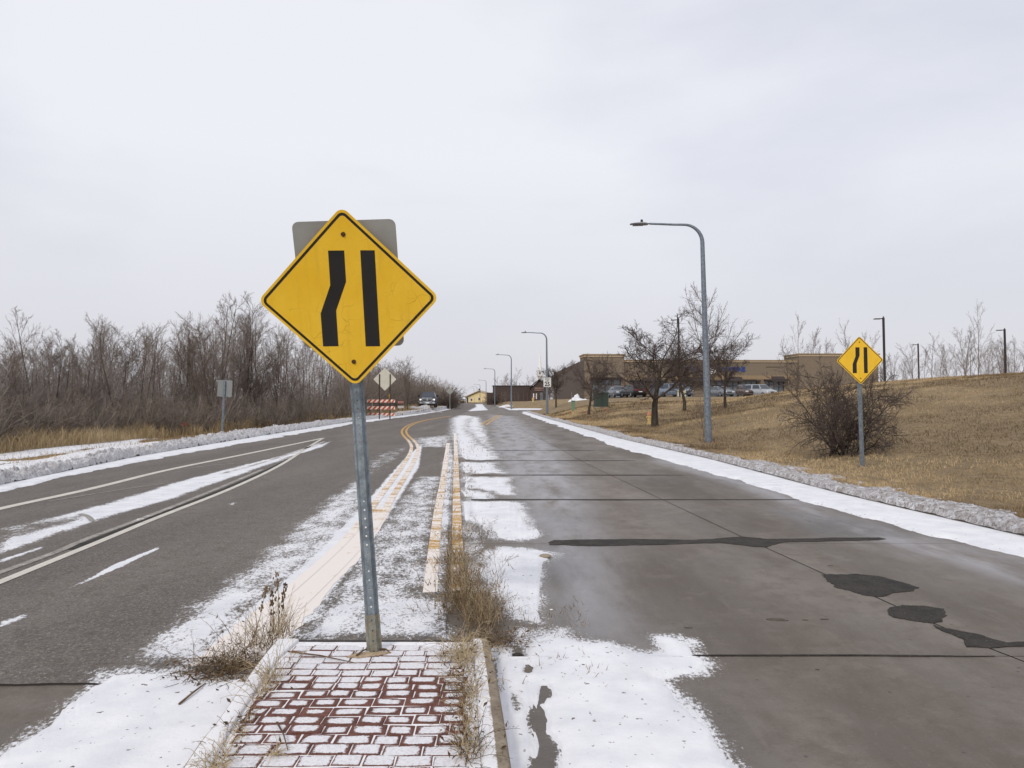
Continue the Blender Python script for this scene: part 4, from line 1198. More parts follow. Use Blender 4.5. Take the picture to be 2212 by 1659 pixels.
mb.bm.faces.new(secs[0][::-1]); mb.bm.faces.new(secs[-1]); head_me = mb.mesh('lamp_head', True, 50)
mb = MB(); mb.box((-2.18, 0, LH - 0.08), (0.36, 0.2, 0.012), bevel=0.004); lens_me = mb.mesh('lens')
mb = MB(); mb.cyl((-2.05, 0, LH + 0.02), (-2.05, 0, LH + 0.10), 0.042, n=12); mb.ball((-2.05, 0, LH + 0.10), 0.042, (1, 1, 0.5)); cell_me = mb.mesh('photocell', True, 40)
for me, m in ((pole_me, 'lamp_pole'), (arm_me, 'lamp_pole'), (head_me, 'lamp_head'), (lens_me, 'lens'), (cell_me, 'black')): me.materials.append(M[m])
def street_lamp(loc, lean, h, rz, label):
    r = empty('street_lamp', loc, rot=(0, lean, rz), label=label, cat='street lamp', group='curved-arm street lamps along the right kerb')
    link('pole', pole_me, None, r); link('arm', arm_me, None, r)
    hd = link('lamp_head', head_me, None, r); link('lens', lens_me, None, hd); link('photocell', cell_me, None, hd)
    r.scale = (1, 1, h / LH)
    return r
lamps = [(1530, 26.2, 478, -1.5, 'tallest-looking grey street lamp with curved arm, nearest one, beside a bare tree'),
         (1182, 74, 717, -0.4, 'grey street lamp whose pole carries the speed limit sign'),
         (1104.5, 119, 765.5, 0, 'third grey street lamp along the road, standing before the dark brick building'),
         (1069, 165, 796, 0, 'fourth grey street lamp along the road, at the left end of the dark brick building'),
         (1050, 235, 821, 0, 'fifth grey street lamp, at the right end of the cream house'),
         (1037, 285, 830, 0, 'sixth grey street lamp, before the gable of the cream house'),
         (1030.5, 325, 834.7, 0, 'seventh grey street lamp, before the middle of the cream house'),
         (1024, 362, 837.7, 0, 'farthest and smallest grey street lamp, before the left part of the cream house')]
for x, Y_, yt, lean, lab in lamps:
    X_, _, Z_ = onT(x, Y_)
    Z_ = max(Z_, 0.0)
    zt = at(x, yt, Y_)[2]
    street_lamp((X_, Y_, Z_), math.radians(lean), zt - Z_, 0.0, lab)
# speed limit sign fixed to the second lamp
X_, Y_, _ = onT(1182, 74); Y_ -= 0.16
k = Y_ / FPX; cz = at(1182, 825.8, Y_)[2]
sp = empty('speed_limit_sign', (X_, Y_, cz), label='white speed limit 25 sign strapped to a street lamp pole', cat='road sign')
hw, hh = 16.6 * k / 2, 20.4 * k / 2
link('sign_panel', plate_mesh('sign_panel', rrect(-hw, -hh, hw, hh, 0.04), 0, 0.01), M['sign_white'], sp)
link('border', ring_mesh('border', rrect(-hw + .02, -hh + .02, hw - .02, hh - .02, 0.03), rrect(-hw + .035, -hh + .035, hw - .035, hh - .035, 0.02), -0.002, 0.002), M['sign_black'], sp)
def lettering(name, body, size, loc, m, parent, ext=0.002, bold=0.0, rot=(math.pi / 2, 0, 0), spacing=1.0):
    cu = bpy.data.curves.new(name, 'FONT'); cu.body = body; cu.size = size; cu.align_x = 'CENTER'; cu.align_y = 'CENTER'
    cu.extrude = ext; cu.offset = bold; cu.space_character = spacing; cu.resolution_u = 3
    o = bpy.data.objects.new(name, cu); COL.objects.link(o); o.data.materials.append(m)
    bpy.context.view_layer.update()
    me = bpy.data.meshes.new_from_object(o.evaluated_get(bpy.context.evaluated_depsgraph_get()))
    bpy.data.objects.remove(o); bpy.data.curves.remove(cu)
    o = link(name, me, m, parent); o.location = loc; o.rotation_euler = rot
    return o
lettering('lettering', 'SPEED', 0.165, (0, -0.004, 0.30 * hh / 0.45), M['sign_black'], sp, bold=0.005, spacing=1.05)
lettering('lettering', 'LIMIT', 0.165, (0, -0.004, 0.12 * hh / 0.45), M['sign_black'], sp, bold=0.005, spacing=1.05)
lettering('numerals', '25', 0.52, (0, -0.004, -0.19 * hh / 0.45), M['sign_black'], sp, bold=0.018)

# ------------------------------------------------------------------ barricades
M['orange'] = plain('orange_red_stripe', srgb(198, 84, 50), 0.55, 0, 0.1, 5)
M['bar_white'] = plain('white_board', srgb(226, 214, 202), 0.6, 0, 0.08, 8)
X_, Y_, Z_ = onT(823, 65)
bar = empty('barricade', (X_, Y_, Z_), rz=0.0, label='three-rail barricade with orange and white diagonal stripes on the left verge', cat='barricade')
k = 65 / FPX; W = 61 * k
for yt, yb in ((863, 869.5), (877.5, 884.5), (892, 898.5)):
    z1, z0 = at(823, yt, 65)[2] - Z_, at(823, yb, 65)[2] - Z_
    rail = MB().box((0, 0, (z0 + z1) / 2), (W, 0.03, z1 - z0)).build('rail', M['bar_white'], bar)
    n = 6; pw = W / n
    for i in range(n):
        xa = -W / 2 + pw * i + 0.05
        sk = (z1 - z0) * 0.9
        pts = [(xa, z0), (xa + pw * 0.5, z0), (xa + pw * 0.5 + sk, z1), (xa + sk, z1)]
        pts = [(min(x, W / 2 - 0.003), z) for x, z in pts]
        MB().prism([(x, -0.019, z) for x, z in pts], (0, 0.003, 0)).build('stripe', M['orange'], rail)
zt = at(823, 861, 65)[2] - Z_
for x in (-W * 0.31, W * 0.31):
    MB().box((x, 0.035, zt / 2), (0.05, 0.04, zt), bevel=0.005).box((x, 0.03, 0.02), (0.06, 1.2, 0.05), bevel=0.005).build('leg', M['alu'], bar)
MB().box((0.02, 0.03, zt * 0.28), (0.035, 0.03, zt * 0.56)).build('stay', M['alu'], bar)
M['amber'] = plain('amber_plastic', srgb(204, 160, 60), 0.3, 0, 0.05)
MB().cyl((W * 0.31, 0.03, zt), (W * 0.31, 0.03, zt + 0.22), 0.07).ball((W * 0.31, 0.03, zt + 0.28), 0.09, (1, 0.5, 1)).build('warning_light', M['amber'], bar)
X_, Y_, Z_ = onT(866, 72)
bar2 = empty('barricade', (X_, Y_, Z_), rz=math.radians(74), label='faded orange barricade standing end-on beside the striped one', cat='barricade')
k = 72 / FPX
M['pink_board'] = plain('faded_orange_board', srgb(190, 130, 118), 0.7, 0, 0.15, 6)
for z in (0.45, 0.95, 1.4):
    MB().box((0, 0, z), (1.25, 0.04, 0.22), bevel=0.006).build('rail', M['pink_board'] if z > 1.2 else M['bar_white'], bar2)
M['rust_post'] = plain('rusty_steel', srgb(96, 66, 50), 0.8, 0.2, 0.25)
for x in (-0.5, 0.5):
    MB().box((x, 0.045, 0.78), (0.06, 0.05, 1.56), bevel=0.006).box((x, 0.0, 0.03), (0.07, 1.3, 0.06), bevel=0.006).build('leg', M['rust_post'], bar2)
# ------------------------------------------------------------------ buildings
M['tan'] = plain('tan_block_wall', srgb(130, 116, 99), 0.9, 0, 0.08, 3)
M['tan_light'] = plain('light_tan_block', srgb(152, 130, 102), 0.9, 0, 0.08, 3)
M['cream'] = plain('cream_cornice', srgb(196, 176, 148), 0.8, 0, 0.05, 3)
M['dark_metal'] = plain('dark_bronze', srgb(58, 50, 48), 0.6, 0.1, 0.1)
M['awning'] = plain('dark_awning', srgb(66, 58, 56), 0.8, 0, 0.15, 4)
M['glass'] = plain('shop_glass', srgb(112, 118, 124), 0.12, 0, 0.25, 0.6, spec=0.8)
M['blue'] = plain('blue_letters', srgb(42, 80, 160), 0.4, 0, 0.05)
M['white'] = plain('white_paint', srgb(240, 240, 238), 0.6, 0, 0.03, 4)
M['roof_grey'] = plain('flat_roof', srgb(120, 116, 112), 0.9)
YS = 140.0; kS = YS / FPX
zS = 1.75
def fx(x): return (x - 1262) * kS
store = empty('store_building', (*at(1262, 800, YS)[:2], zS), rz=math.radians(2.2), label='long low tan store with cream cornice, dark awnings and blue letters behind the trees', cat='store')
def zpx(y): return EYE + (862 - y) * kS - zS
hT, hM, hR = zpx(765), zpx(777), zpx(763)
xa, xb, xc, xd = 0.0, fx(1348), fx(1730), fx(1905)
def part(name, m, parent, c, d, bevel=0.0): return MB().box(c, d, bevel=bevel).build(name, M[m], parent)
def bays_wall(name, m, x0, x1, y, h, openings, thick=0.4):
    """a wall front built round its openings (x0, x1, top)"""
    mb = MB(); x = x0
    for a, b, t in openings:
        if a - x > 0.01: mb.box(((x + a) / 2, y + thick / 2, (h - 2) / 2), (a - x, thick, h + 2))
        mb.box(((a + b) / 2, y + thick / 2, (t + h) / 2), (b - a, thick, h - t)); x = b
    if x1 - x > 0.01: mb.box(((x + x1) / 2, y + thick / 2, (h - 2) / 2), (x1 - x, thick, h + 2))
    return mb.build(name, M[m], store)
def storefront(a, b, top, y, n):
    mb = MB(); mb.box(((a + b) / 2, y + 0.30, top / 2 - 1), (b - a, 0.06, top + 2))
    w = mb.build('window', M['glass'], store)
    f = MB()
    for i in range(n + 1):
        x = a + (b - a) * i / n
        f.box((min(max(x, a + .05), b - .05), y + 0.24, top / 2), (0.09, 0.09, top))
    f.box(((a + b) / 2, y + 0.235, top - 0.05), (b - a, 0.08, 0.1)); f.box(((a + b) / 2, y + 0.235, top * 0.72), (b - a, 0.08, 0.07))
    f.build('window_frame', M['dark_metal'], w)
def awning(a, b, z0, z1, dep, y):
    mb = MB(); mb.prism([(a, y, z1), (a, y - dep, z0), (a, y, z0)], (b - a, 0, 0)); return mb.build('awning', M['awning'], store)
dz = zpx(822)
o1 = [(fx(1276), fx(1322), zpx(819)), (fx(1324), fx(1340), zpx(819))]
bays_wall('tower', 'tan', xa, xb, -0.5, hT, o1)
part('tower', 'tan', store, ((xa + xb) / 2, 3.0, (hT - 2) / 2), (xb - xa - 0.02, 6.0, hT + 1.98))
o2 = [(fx(1361), fx(1380), zpx(824)), (fx(1382), fx(1397), zpx(824)), (fx(1405), fx(1440), zpx(824)), (fx(1455), fx(1500), zpx(822)), (fx(1540), fx(1600), zpx(822)), (fx(1605), fx(1640), zpx(820)), (fx(1657), fx(1700), zpx(820))]
bays_wall('facade', 'tan', xb, xc, 0.0, hM, o2)
bays_wall('tower', 'tan', xc, xd, -0.8, hR, [])
part('tower', 'tan', store, ((xc + xd) / 2, 3.0, (hR - 2) / 2), (xd - xc - 0.02, 6.6, hR + 1.98))
for (a, b, t), n in zip(o1, (3, 1)): storefront(a, b, t, -0.5, n)
for (a, b, t), n in zip(o2, (2, 2, 3, 4, 5, 3, 4)): storefront(a, b, t, 0.0, n)
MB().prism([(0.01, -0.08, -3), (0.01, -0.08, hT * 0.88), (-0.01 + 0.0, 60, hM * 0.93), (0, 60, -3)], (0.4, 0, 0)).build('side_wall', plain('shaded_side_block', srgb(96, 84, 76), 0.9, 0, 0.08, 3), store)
part('roof', 'roof_grey', store, (xd / 2, 30, hM - 0.9), (xd - 1.0, 59, 0.3))
for x0, x1, y, h, dep in ((xa, xb, -0.5, hT, 6.0), (xc, xd, -0.8, hR, 6.4)):
    mb = MB(); mb.box(((x0 + x1) / 2, y + dep / 2, h - 0.10), (x1 - x0 + 0.5, dep + 0.5, 0.22)); mb.build('cornice', M['tan_light'], store)
    mb = MB(); mb.box(((x0 + x1) / 2, y + dep / 2, h - 0.36), (x1 - x0 + 0.24, dep + 0.24, 0.28)); mb.build('cornice', M['cream'], store)
part('cornice', 'tan_light', store, ((xb + xc) / 2, 0.1, hM - 0.08), (xc - xb - 0.02, 0.7, 0.2))
part('cornice', 'cream', store, ((xb + xc) / 2, 0.1, hM - 0.30), (xc - xb - 0.02, 0.5, 0.24))
part('band', 'tan_light', store, ((xb + xc) / 2, -0.02, zpx(815)), (xc - xb - 0.1, 0.06, 0.7))
for a, b in ((1290, 1322), (1660, 1700), (1780, 1800)): part('reveal_line', 'dark_metal', store, (fx((a + b) / 2), -0.53 if a < 1348 else (-0.03 if a < 1730 else -0.83), zpx(786) if a < 1348 else zpx(792)), (fx(b) - fx(a), 0.05, 0.08))
for a, b, t, y in ((1274, 1342, 816, -0.5), (1360, 1442, 822, 0.0), (1452, 1505, 820, 0.0), (1535, 1645, 822, 0.0), (1655, 1705, 820, 0.0)):
    part('canopy', 'dark_metal', store, (fx((a + b) / 2), y - 0.5, zpx(t + 0.8)), (fx(b) - fx(a), 1.0, 0.25))
awning(fx(1388), fx(1428), zpx(824), zpx(815), 1.2, 0.0); awning(fx(1485), fx(1522), zpx(824), zpx(814), 1.2, 0.0)
awning(fx(1572), fx(1606), zpx(824), zpx(813), 1.2, 0.0); awning(fx(1672), fx(1700), zpx(824), zpx(812), 1.2, 0.0)
sg = empty('shop_sign'); sg.parent = store
zL = zpx(797.5)
for ch, x in zip('EVS', (1487, 1498, 1510)): lettering('letter', ch, 1.25, (fx(x), -0.10, zL), M['blue'], sg, 0.06, 0.03)
for ch, x in zip('BIDPENS', (1556, 1566, 1574, 1584.5, 1594, 1603, 1611)): lettering('letter', ch, 1.2, (fx(x), -0.10, zL), M['blue'], sg, 0.06, 0.03)
mb = MB(); ro = [(0.74 * math.cos(t) + fx(1541), 0.86 * math.sin(t) + zL) for t in np.linspace(0, 2 * math.pi, 25)[:-1]]
ri = [(0.58 * math.cos(t) + fx(1541), 0.70 * math.sin(t) + zL) for t in np.linspace(0, 2 * math.pi, 25)[:-1]]
link('emblem_ring', ring_mesh('emblem_ring', ro, ri, -0.12, -0.02), M['white'], sg)
for dx_, dz_, w_, h_ in ((-.2, .25, .3, .3), (.22, .3, .25, .2), (0, -.05, .5, .16), (-.1, -.4, .4, .2)):
    MB().box((fx(1541) + dx_, -0.07, zL + dz_), (w_, 0.09, h_)).build('emblem_mark', M['white'], sg)

# cream house at the end of the road
M['cream_siding'] = plain('cream_siding', srgb(226, 208, 160), 0.8, 0, 0.05, 2)
M['house_roof'] = plain('house_shingles', srgb(176, 160, 136), 0.9, 0, 0.1, 3)
M['brick_base'] = plain('red_brown_base', srgb(110, 76, 66), 0.9, 0, 0.15, 3)
M['dark_win'] = plain('dark_window', srgb(70, 66, 66), 0.2, 0, 0.1, spec=0.6)
YH = 300.0; kH = YH / FPX
X0, _, _ = at(1030, 870, YH)
house = empty('house', (X0, YH, -0.2), label='cream house with a low gable and a dark porch at the end of the road', cat='house')
def hx(x): return (x - 1030) * kH
def hz(y): return EYE + (862 - y) * kH + 0.2
eL, eR_, ap = hx(1011.5), hx(1056), hx(1036)
MB().prism([(eL, 0, 0), (eR_, 0, 0), (eR_, 0, hz(850)), (ap, 0, hz(845.5)), (eL, 0, hz(857))], (0, 14, 0)).build('wall', M['cream_siding'], house)
for i in range(5):
    x = eL + (eR_ - eL) * (i + 0.5) / 5
    MB().box((x, -0.02, hz(864)), (0.06, 0.05, hz(858) - hz(870))).build('batten', M['house_roof'], house)
mb = MB()
for (xa_, za_), (xb_, zb_) in (((hx(1004), hz(858.5)), (ap, hz(844.4))), ((ap, hz(844.4)), (hx(1057.5), hz(850)))):
    mb.prism([(xa_, -0.7, za_), (xb_, -0.7, zb_), (xb_, -0.7, zb_ + 0.35), (xa_, -0.7, za_ + 0.35)], (0, 15.4, 0))
rf = mb.build('roof', M['house_roof'], house)
part('chimney', 'dark_metal', rf, (hx(1034), 5, hz(843.5)), (0.5, 0.5, 1.6))
part('base_course', 'brick_base', house, (hx(1033), -0.05, hz(870.8)), (hx(1056) - hx(1009), 0.2, 0.5))
for x, y in ((1018.5, 863.5), (1035, 862)):
    w = part('window', 'dark_win', house, (hx(x), -0.03, hz(y)), (0.6, 0.08, 0.9)); MB().box((0, 0, 0), (0.8, 0.04, 1.1)).build('frame', M['white'], w).location = (hx(x), -0.01, hz(y))
part('porch_back', 'dark_win', house, (hx(1008.5), 3.0, hz(864)), (hx(1012) - hx(1005.5), 0.3, hz(859) - hz(870)))
for x in (1004.6, 1008.0): part('porch_post', 'white', house, (hx(x), 0.1, hz(865)), (0.16, 0.16, hz(858) - hz(871)))
part('porch_roof', 'house_roof', house, (hx(1004), 2, hz(856.3)), (hx(1011) - hx(1000), 3, 0.25))
part('carport', 'dark_metal', house, (hx(1000.5), 4, hz(863)), (2.0, 2, 0.2))
part('fence_wall', 'dark_win', house, (hx(1003), 6, hz(869)), (hx(1012) - hx(990), 0.3, 0.9))

# dark brick building and the steeple behind it
M['dark_brick'] = plain('dark_brown_brick', srgb(78, 66, 62), 0.9, 0, 0.12, 2)
M['dark_roof'] = plain('dark_shingle_roof', srgb(74, 66, 66), 0.9, 0, 0.1, 2)
YC = 215.0; kC = YC / FPX
X0 = at(1065, 860, YC)[0]
ch = empty('brick_building', (X0, YC, -0.3), label='long dark brown brick building with a gabled porch beyond the intersection', cat='building')
def cx_(x): return (x - 1065) * kC
def cz_(y): return EYE + (862 - y) * kC + 0.3
part('wall', 'dark_brick', ch, (cx_(1107), 6, cz_(833.5) / 2), (cx_(1150) - cx_(1065), 12, cz_(833.5)))
part('parapet', 'dark_roof', ch, (cx_(1107), 6, cz_(833.4)), (cx_(1150) - cx_(1065) + 0.3, 12.3, 0.25))
part('wing', 'dark_brick', ch, (cx_(1058), 7, cz_(848) / 2), (cx_(1065) - cx_(1051), 10, cz_(848)))
g0, g1 = cx_(1147), cx_(1178)
MB().prism([(g0, -3, -0.5), (g1, -3, -0.5), (g1, -3, cz_(836)), ((g0 + g1) / 2 + .3, -3, cz_(822)), (g0, -3, cz_(838))], (0, 15, 0)).build('porch', M['dark_brick'], ch)
mb = MB()
for (xa_, za_), (xb_, zb_) in (((g0 - .4, cz_(838)), ((g0 + g1) / 2 + .3, cz_(821))), (((g0 + g1) / 2 + .3, cz_(821)), (g1 + .4, cz_(836)))):
    mb.prism([(xa_, -3.5, za_), (xb_, -3.5, zb_), (xb_, -3.5, zb_ + .3), (xa_, -3.5, za_ + .3)], (0, 16, 0))
mb.build('roof', M['dark_roof'], ch)
M['entry_band'] = plain('reddish_entry_trim', srgb(150, 122, 112), 0.8)
part('trim', 'entry_band', ch, (cx_(1164), -3.1, cz_(839)), (2.6, 0.2, 0.35)); part('trim', 'entry_band', ch, (cx_(1164), -3.1, cz_(843)), (2.6, 0.2, 0.3))
for x in (1152, 1158): part('window', 'white', ch, (cx_(x), -3.05, cz_(856)), (0.3, 0.15, 1.5))
part('door', 'glass', ch, (cx_(1169), -3.05, cz_(857)), (0.9, 0.15, 2.3))
YT = 260.0; kT = YT / FPX
X0 = at(1166, 800, YT)[0]
st = empty('church_steeple', (X0, YT, 0.3), label='slender white church steeple rising over the dark brick building', cat='steeple')
def tz_(y): return EYE + (862 - y) * kT - 0.3
w = 9.0 * kT
part('tower', 'white', st, (0, 0, tz_(812) / 2), (w, w, tz_(812)))
part('cornice', 'white', st, (0, 0, tz_(812)), (w * 1.55, w * 1.55, 0.35)); part('belfry', 'white', st, (0, 0, (tz_(812) + tz_(799)) / 2), (w * 1.0, w * 1.0, tz_(799) - tz_(812)))
for sx, sy in ((-1, -1), (1, -1), (1, 1), (-1, 1)): MB().cyl((sx * w * .62, sy * w * .62, tz_(812)), (sx * w * .62, sy * w * .62, tz_(804)), 0.09, 0.02, 6).build('pinnacle', M['white'], st)
part('louvre', 'roof_grey', st, (0, -w * .5 - .02, tz_(806)), (w * .4, 0.06, 0.9))
MB().cyl((0, 0, tz_(799)), (0, 0, tz_(754)), w * 0.48, 0.02, 8).build('spire', M['white'], st)

# ------------------------------------------------------------------ parking lot
lot = []
Yl = np.linspace(93, 137, 40); Xl = np.linspace(11.5, 62, 60)
XX, YY = np.meshgrid(Xl, Yl)
link('parking_lot', mesh_np('parking_lot', np.stack([XX.ravel(), YY.ravel(), terrain(XX.ravel(), YY.ravel()) + 0.05], 1), grid_faces(*XX.shape), True), plain('lot_asphalt', srgb(100, 96, 94), 0.9, 0, 0.15, 0.5))['kind'] = 'structure'
mound('snow_heap', at(1242, 860, 104)[:2], 2.4, 2.2, 1.9, M['snow'], 120)
mound('snow_heap', (at(925, 880, 93.5)[0], 93.5), 2.6, 1.4, 0.45, M['bank'], 124)
mound('snow_heap', (at(893, 888, 91)[0], 91.0), 2.0, 1.6, 0.30, M['bank'], 126)
mound('snow_heap', (at(1091, 870, 150)[0], 150), 1.6, 2.0, 0.6, M['snow'], 128)

# ------------------------------------------------------------------ vehicles
M['tyre'] = plain('tyre_rubber', srgb(38, 37, 37), 0.85)
M['rim'] = plain('wheel_rim', srgb(150, 152, 156), 0.35, 0.7, 0.08)
M['auto_glass'] = plain('tinted_car_glass', srgb(46, 52, 62), 0.08, 0, 0.1, 2, spec=0.8)
M['chrome'] = plain('chrome_trim', srgb(196, 198, 202), 0.22, 0.85, 0.04)
M['tail'] = plain('red_tail_lamp', srgb(170, 36, 34), 0.25, 0, 0.1)
M['headlamp'] = plain('headlamp_glass', srgb(214, 216, 214), 0.15, 0, 0.05)
b = NB('lit_headlamp'); b.set(b.b.inputs['Emission Color'], (1, 0.93, 0.72, 1)); b.b.inputs['Emission Strength'].default_value = 1.3
M['lit'] = b.done((0.9, 0.86, 0.7), 0.2)
def car_paint(name, c): return plain(name, srgb(*c), 0.28, 0.25, 0.04, 3, spec=0.5)
def loft(secs, cap=True):
    mb = MB(); rings = [[mb.bm.verts.new(p) for p in s] for s in secs]; n = len(secs[0])
    for a, b_ in zip(rings[:-1], rings[1:]):
        for i in range(n): mb.bm.faces.new((a[i], a[(i + 1) % n], b_[(i + 1) % n], b_[i]))
    if cap: mb.bm.faces.new(rings[0][::-1]); mb.bm.faces.new(rings[-1])
    return mb
def section(x, z0, z1, w, r=0.12):
    """rounded upright section across the car at station x (front is -y when turned)"""
    pts = [(-w + r * .6, z0), (-w, z0 + r), (-w, z1 - r * 1.1), (-w + r, z1), (w - r, z1), (w, z1 - r * 1.1), (w, z0 + r), (w - r * .6, z0)]
    return [(px, x, pz) for px, pz in pts]
def wheels(root, W, xs, r):
    for y in xs:
        for s in (-1, 1):
            mb = MB(); mb.lathe([(r * 0.62, -0.11), (r * 0.93, -0.11), (r, -0.07), (r, 0.07), (r * 0.93, 0.11), (r * 0.62, 0.11)], 20)
            wm = link('wheel', mb.mesh('wheel'), M['tyre'], root); wm.rotation_euler = (0, math.pi / 2, 0); wm.location = (s * (W / 2 - 0.10), y, r)
            mb = MB(); mb.cyl((0, 0, -0.115), (0, 0, 0.115), r * 0.63, n=16); link('rim', mb.mesh('rim'), M['rim'], wm)
def face_quad(root, name, m, A, B, C_, D_, k=0.9, off=0.012, thick=0.01):
    """a pane lying just proud of the quad A B C D"""
    P = [Vector(p) for p in (A, B, C_, D_)]; c = sum(P, Vector()) / 4
    n = (P[1] - P[0]).cross(P[3] - P[0]).normalized()
    if n.dot(c - Vector((0, 0, 1.0))) < 0: n = -n
    q = [c + (p - c) * k + n * (off - thick) for p in P]
    return MB().prism(q, n * thick).build(name, M[m], root)
def make_car(name, loc, rz, label, col, L=4.6, W=1.8, H=1.45, hood=0.95, kind='sedan', lit=False, group=None):
    """front of the car towards -y"""
    root = empty(name, loc, rz, label, 'van' if kind == 'van' else 'car', group)
    m = car_paint(name + '_paint', col); g0 = 0.24; w = W / 2; hl = L / 2
    belt = hood + 0.06
    if kind == 'sedan': cab = [(-hl + 1.25, -hl + 1.95, hl - 1.55, hl - 0.75)]
    elif kind == 'suv': cab = [(-hl + 1.15, -hl + 1.75, hl - 0.45, hl - 0.12)]
    else: cab = [(-hl + 0.75, -hl + 1.75, hl - 0.4, hl - 0.10)]
    a, b_, c, d = cab[0]
    tail = belt + 0.05 if kind != 'sedan' else hood + 0.08
    secs = [section(-hl, g0 + .15, hood - .28, w * .80), section(-hl + .14, g0, hood - .14, w * .93), section(-hl + .6, g0 - .02, hood - .03, w), section(a, g0 - .02, belt, w),
            section(c, g0 - .02, belt, w), section(d, g0 - .02, tail, w * .98), section(hl - .08, g0, tail - .06, w * .93), section(hl, g0 + .18, tail - .16, w * .84)]
    loft(secs).build('body', m, root, True, 45)
    wb, wt = w * .93, w * .74
    lo = [(-wb, a, belt - .01), (wb, a, belt - .01), (wb, d, belt - .01), (-wb, d, belt - .01)]
    hi = [(-wt, b_, H - .03), (wt, b_, H - .03), (wt, c, H - .05), (-wt, c, H - .05)]
    mb = MB(); A = [mb.bm.verts.new(p) for p in lo]; B = [mb.bm.verts.new(p) for p in hi]
    C_ = [mb.bm.verts.new((p[0] * .9, p[1] + (.12 if i < 2 else -.12), H)) for i, p in enumerate(hi)]
    for r0, r1 in ((A, B), (B, C_)):
        for i in range(4): mb.bm.faces.new((r0[i], r0[(i + 1) % 4], r1[(i + 1) % 4], r1[i]))
    mb.bm.faces.new(C_)
    mb.build('roof', m, root, True, 35)
    face_quad(root, 'windscreen', 'auto_glass', lo[0], lo[1], hi[1], hi[0], 0.92)
    face_quad(root, 'rear_window', 'auto_glass', lo[2], lo[3], hi[3], hi[2], 0.86)
    for i, j in ((1, 2), (3, 0)):
        pl, ph, ql, qh = Vector(lo[i]), Vector(hi[i]), Vector(lo[j]), Vector(hi[j])
        ml, mh = pl.lerp(ql, .5), ph.lerp(qh, .5)
        face_quad(root, 'side_window', 'auto_glass', pl, ml, mh, ph, 0.84); face_quad(root, 'side_window', 'auto_glass', ml, ql, qh, mh, 0.84)
    wheels(root, W, (-hl + 0.85, hl - 0.85), 0.33)
    for s in (-1, 1):
        MB().box((s * w * .66, -hl + .05, hood - .26), (w * .42, .16, .16), bevel=.03).build('headlight', M['lit'] if lit else M['headlamp'], root)
        MB().box((s * w * .68, hl - .04, tail - .22), (w * .26, .10, .13), bevel=.03).build('tail_light', M['tail'], root)
        MB().box((s * (w + .08), a + .12, belt + .08), (.18, .10, .14), bevel=.03).build('mirror', m, root)
    MB().box((0, -hl - .005, hood - .38), (w * .7, .06, .16), bevel=.02).build('grille', M['black'], root)
    MB().box((0, -hl - .02, g0 + .22), (w * 1.5, .10, .14), bevel=.03).build('bumper', m, root)
    MB().box((0, hl + .005, g0 + .28), (w * 1.5, .10, .16), bevel=.03).build('bumper', m, root)
    MB().box((0, hl + .01, tail - .42), (.5, .04, .13)).build('number_plate', M['sign_white'], root)
    return root
def carspot(x, Y): X_, _, Z_ = onT(x, Y); return (X_, Y, Z_ + 0.06)
G_ = 'vehicles parked on the store lot'
make_car('parked_car', carspot(1335, 99), 0.1, 'grey sedan parked facing the road at the left end of the store lot', (96, 102, 110), W=1.8, group=G_)
c_ = make_car('parked_car', carspot(1368, 95), math.pi + 0.25, 'black car with a red lamp bar across its tail, parked on the lot', (34, 33, 36), L=4.4, W=1.85, H=1.5, kind='suv', group=G_)
MB().box((0, 2.2, 0.86), (1.0, 0.04, 0.05)).build('lamp_bar', M['tail'], c_)
make_car('parked_van', carspot(1461, 98), 0.45, 'silver-blue van parked behind the large bare tree', (128, 138, 150), L=4.7, W=1.9, H=1.7, hood=1.0, kind='van', group=G_)
make_car('parked_car', carspot(1555, 104), 0.3, 'pale grey car half hidden behind the tall tree on the lot', (124, 127, 131), group=G_)
make_car('parked_car', carspot(1612, 108), 0.0, 'brown car with a white roof edge parked left of the white car', (96, 80, 74), H=1.75, hood=1.05, kind='suv', group=G_)
make_car('parked_car', carspot(1640, 106), 0.5, 'white car parked just behind the grassy rise', (172, 174, 177), L=4.7, W=1.9, H=1.75, hood=1.05, kind='suv', group=G_)
X_, Y_, Z_ = onT(1472, 95)
MB().box((X_, Y_, Z_ + .45), (.95, .8, .9), bevel=.05).build('pale_bin', plain('pale_block', srgb(206, 200, 176), 0.8), None)
prop(bpy.data.objects['pale_bin'], 'pale boxy bin standing beside the silver-blue van', 'bin')

# pickup on the left verge, facing us with its lamps on
Yp = 98.5; Xp, _, Zp = onT(926, Yp)
pk = empty('pickup_truck', (Xp, Yp, Zp + 0.05), 0.05, 'dark blue pickup truck with chrome grille and lamps lit facing us on the left verge', 'pickup truck')
pm = plain('dark_blue_paint', srgb(30, 40, 62), 0.42, 0, 0.05, 3, spec=0.25); m2 = plain('pickup_roof_paint', srgb(44, 54, 74), 0.42, 0, 0.05, 3, spec=0.25)
w = 1.0
loft([section(-2.9, .62, 1.12, w * .90), section(-2.75, .52, 1.26, w * .97), section(-2.3, .50, 1.32, w), section(-1.35, .50, 1.36, w), section(0.9, .50, 1.36, w), section(0.92, .5, 1.34, w), section(2.9, .55, 1.34, w * .98), section(2.95, .6, 1.3, w * .97)]).build('body', pm, pk, True, 45)
lo = [(-.90, -1.45, 1.34), (.90, -1.45, 1.34), (.92, .95, 1.34), (-.92, .95, 1.34)]; hi = [(-.72, -.65, 1.93), (.72, -.65, 1.93), (.74, .78, 1.92), (-.74, .78, 1.92)]
mb = MB(); A = [mb.bm.verts.new(p) for p in lo]; B = [mb.bm.verts.new(p) for p in hi]; C_ = [mb.bm.verts.new((p[0] * .9, p[1] + (.15 if i < 2 else -.1), 1.98)) for i, p in enumerate(hi)]
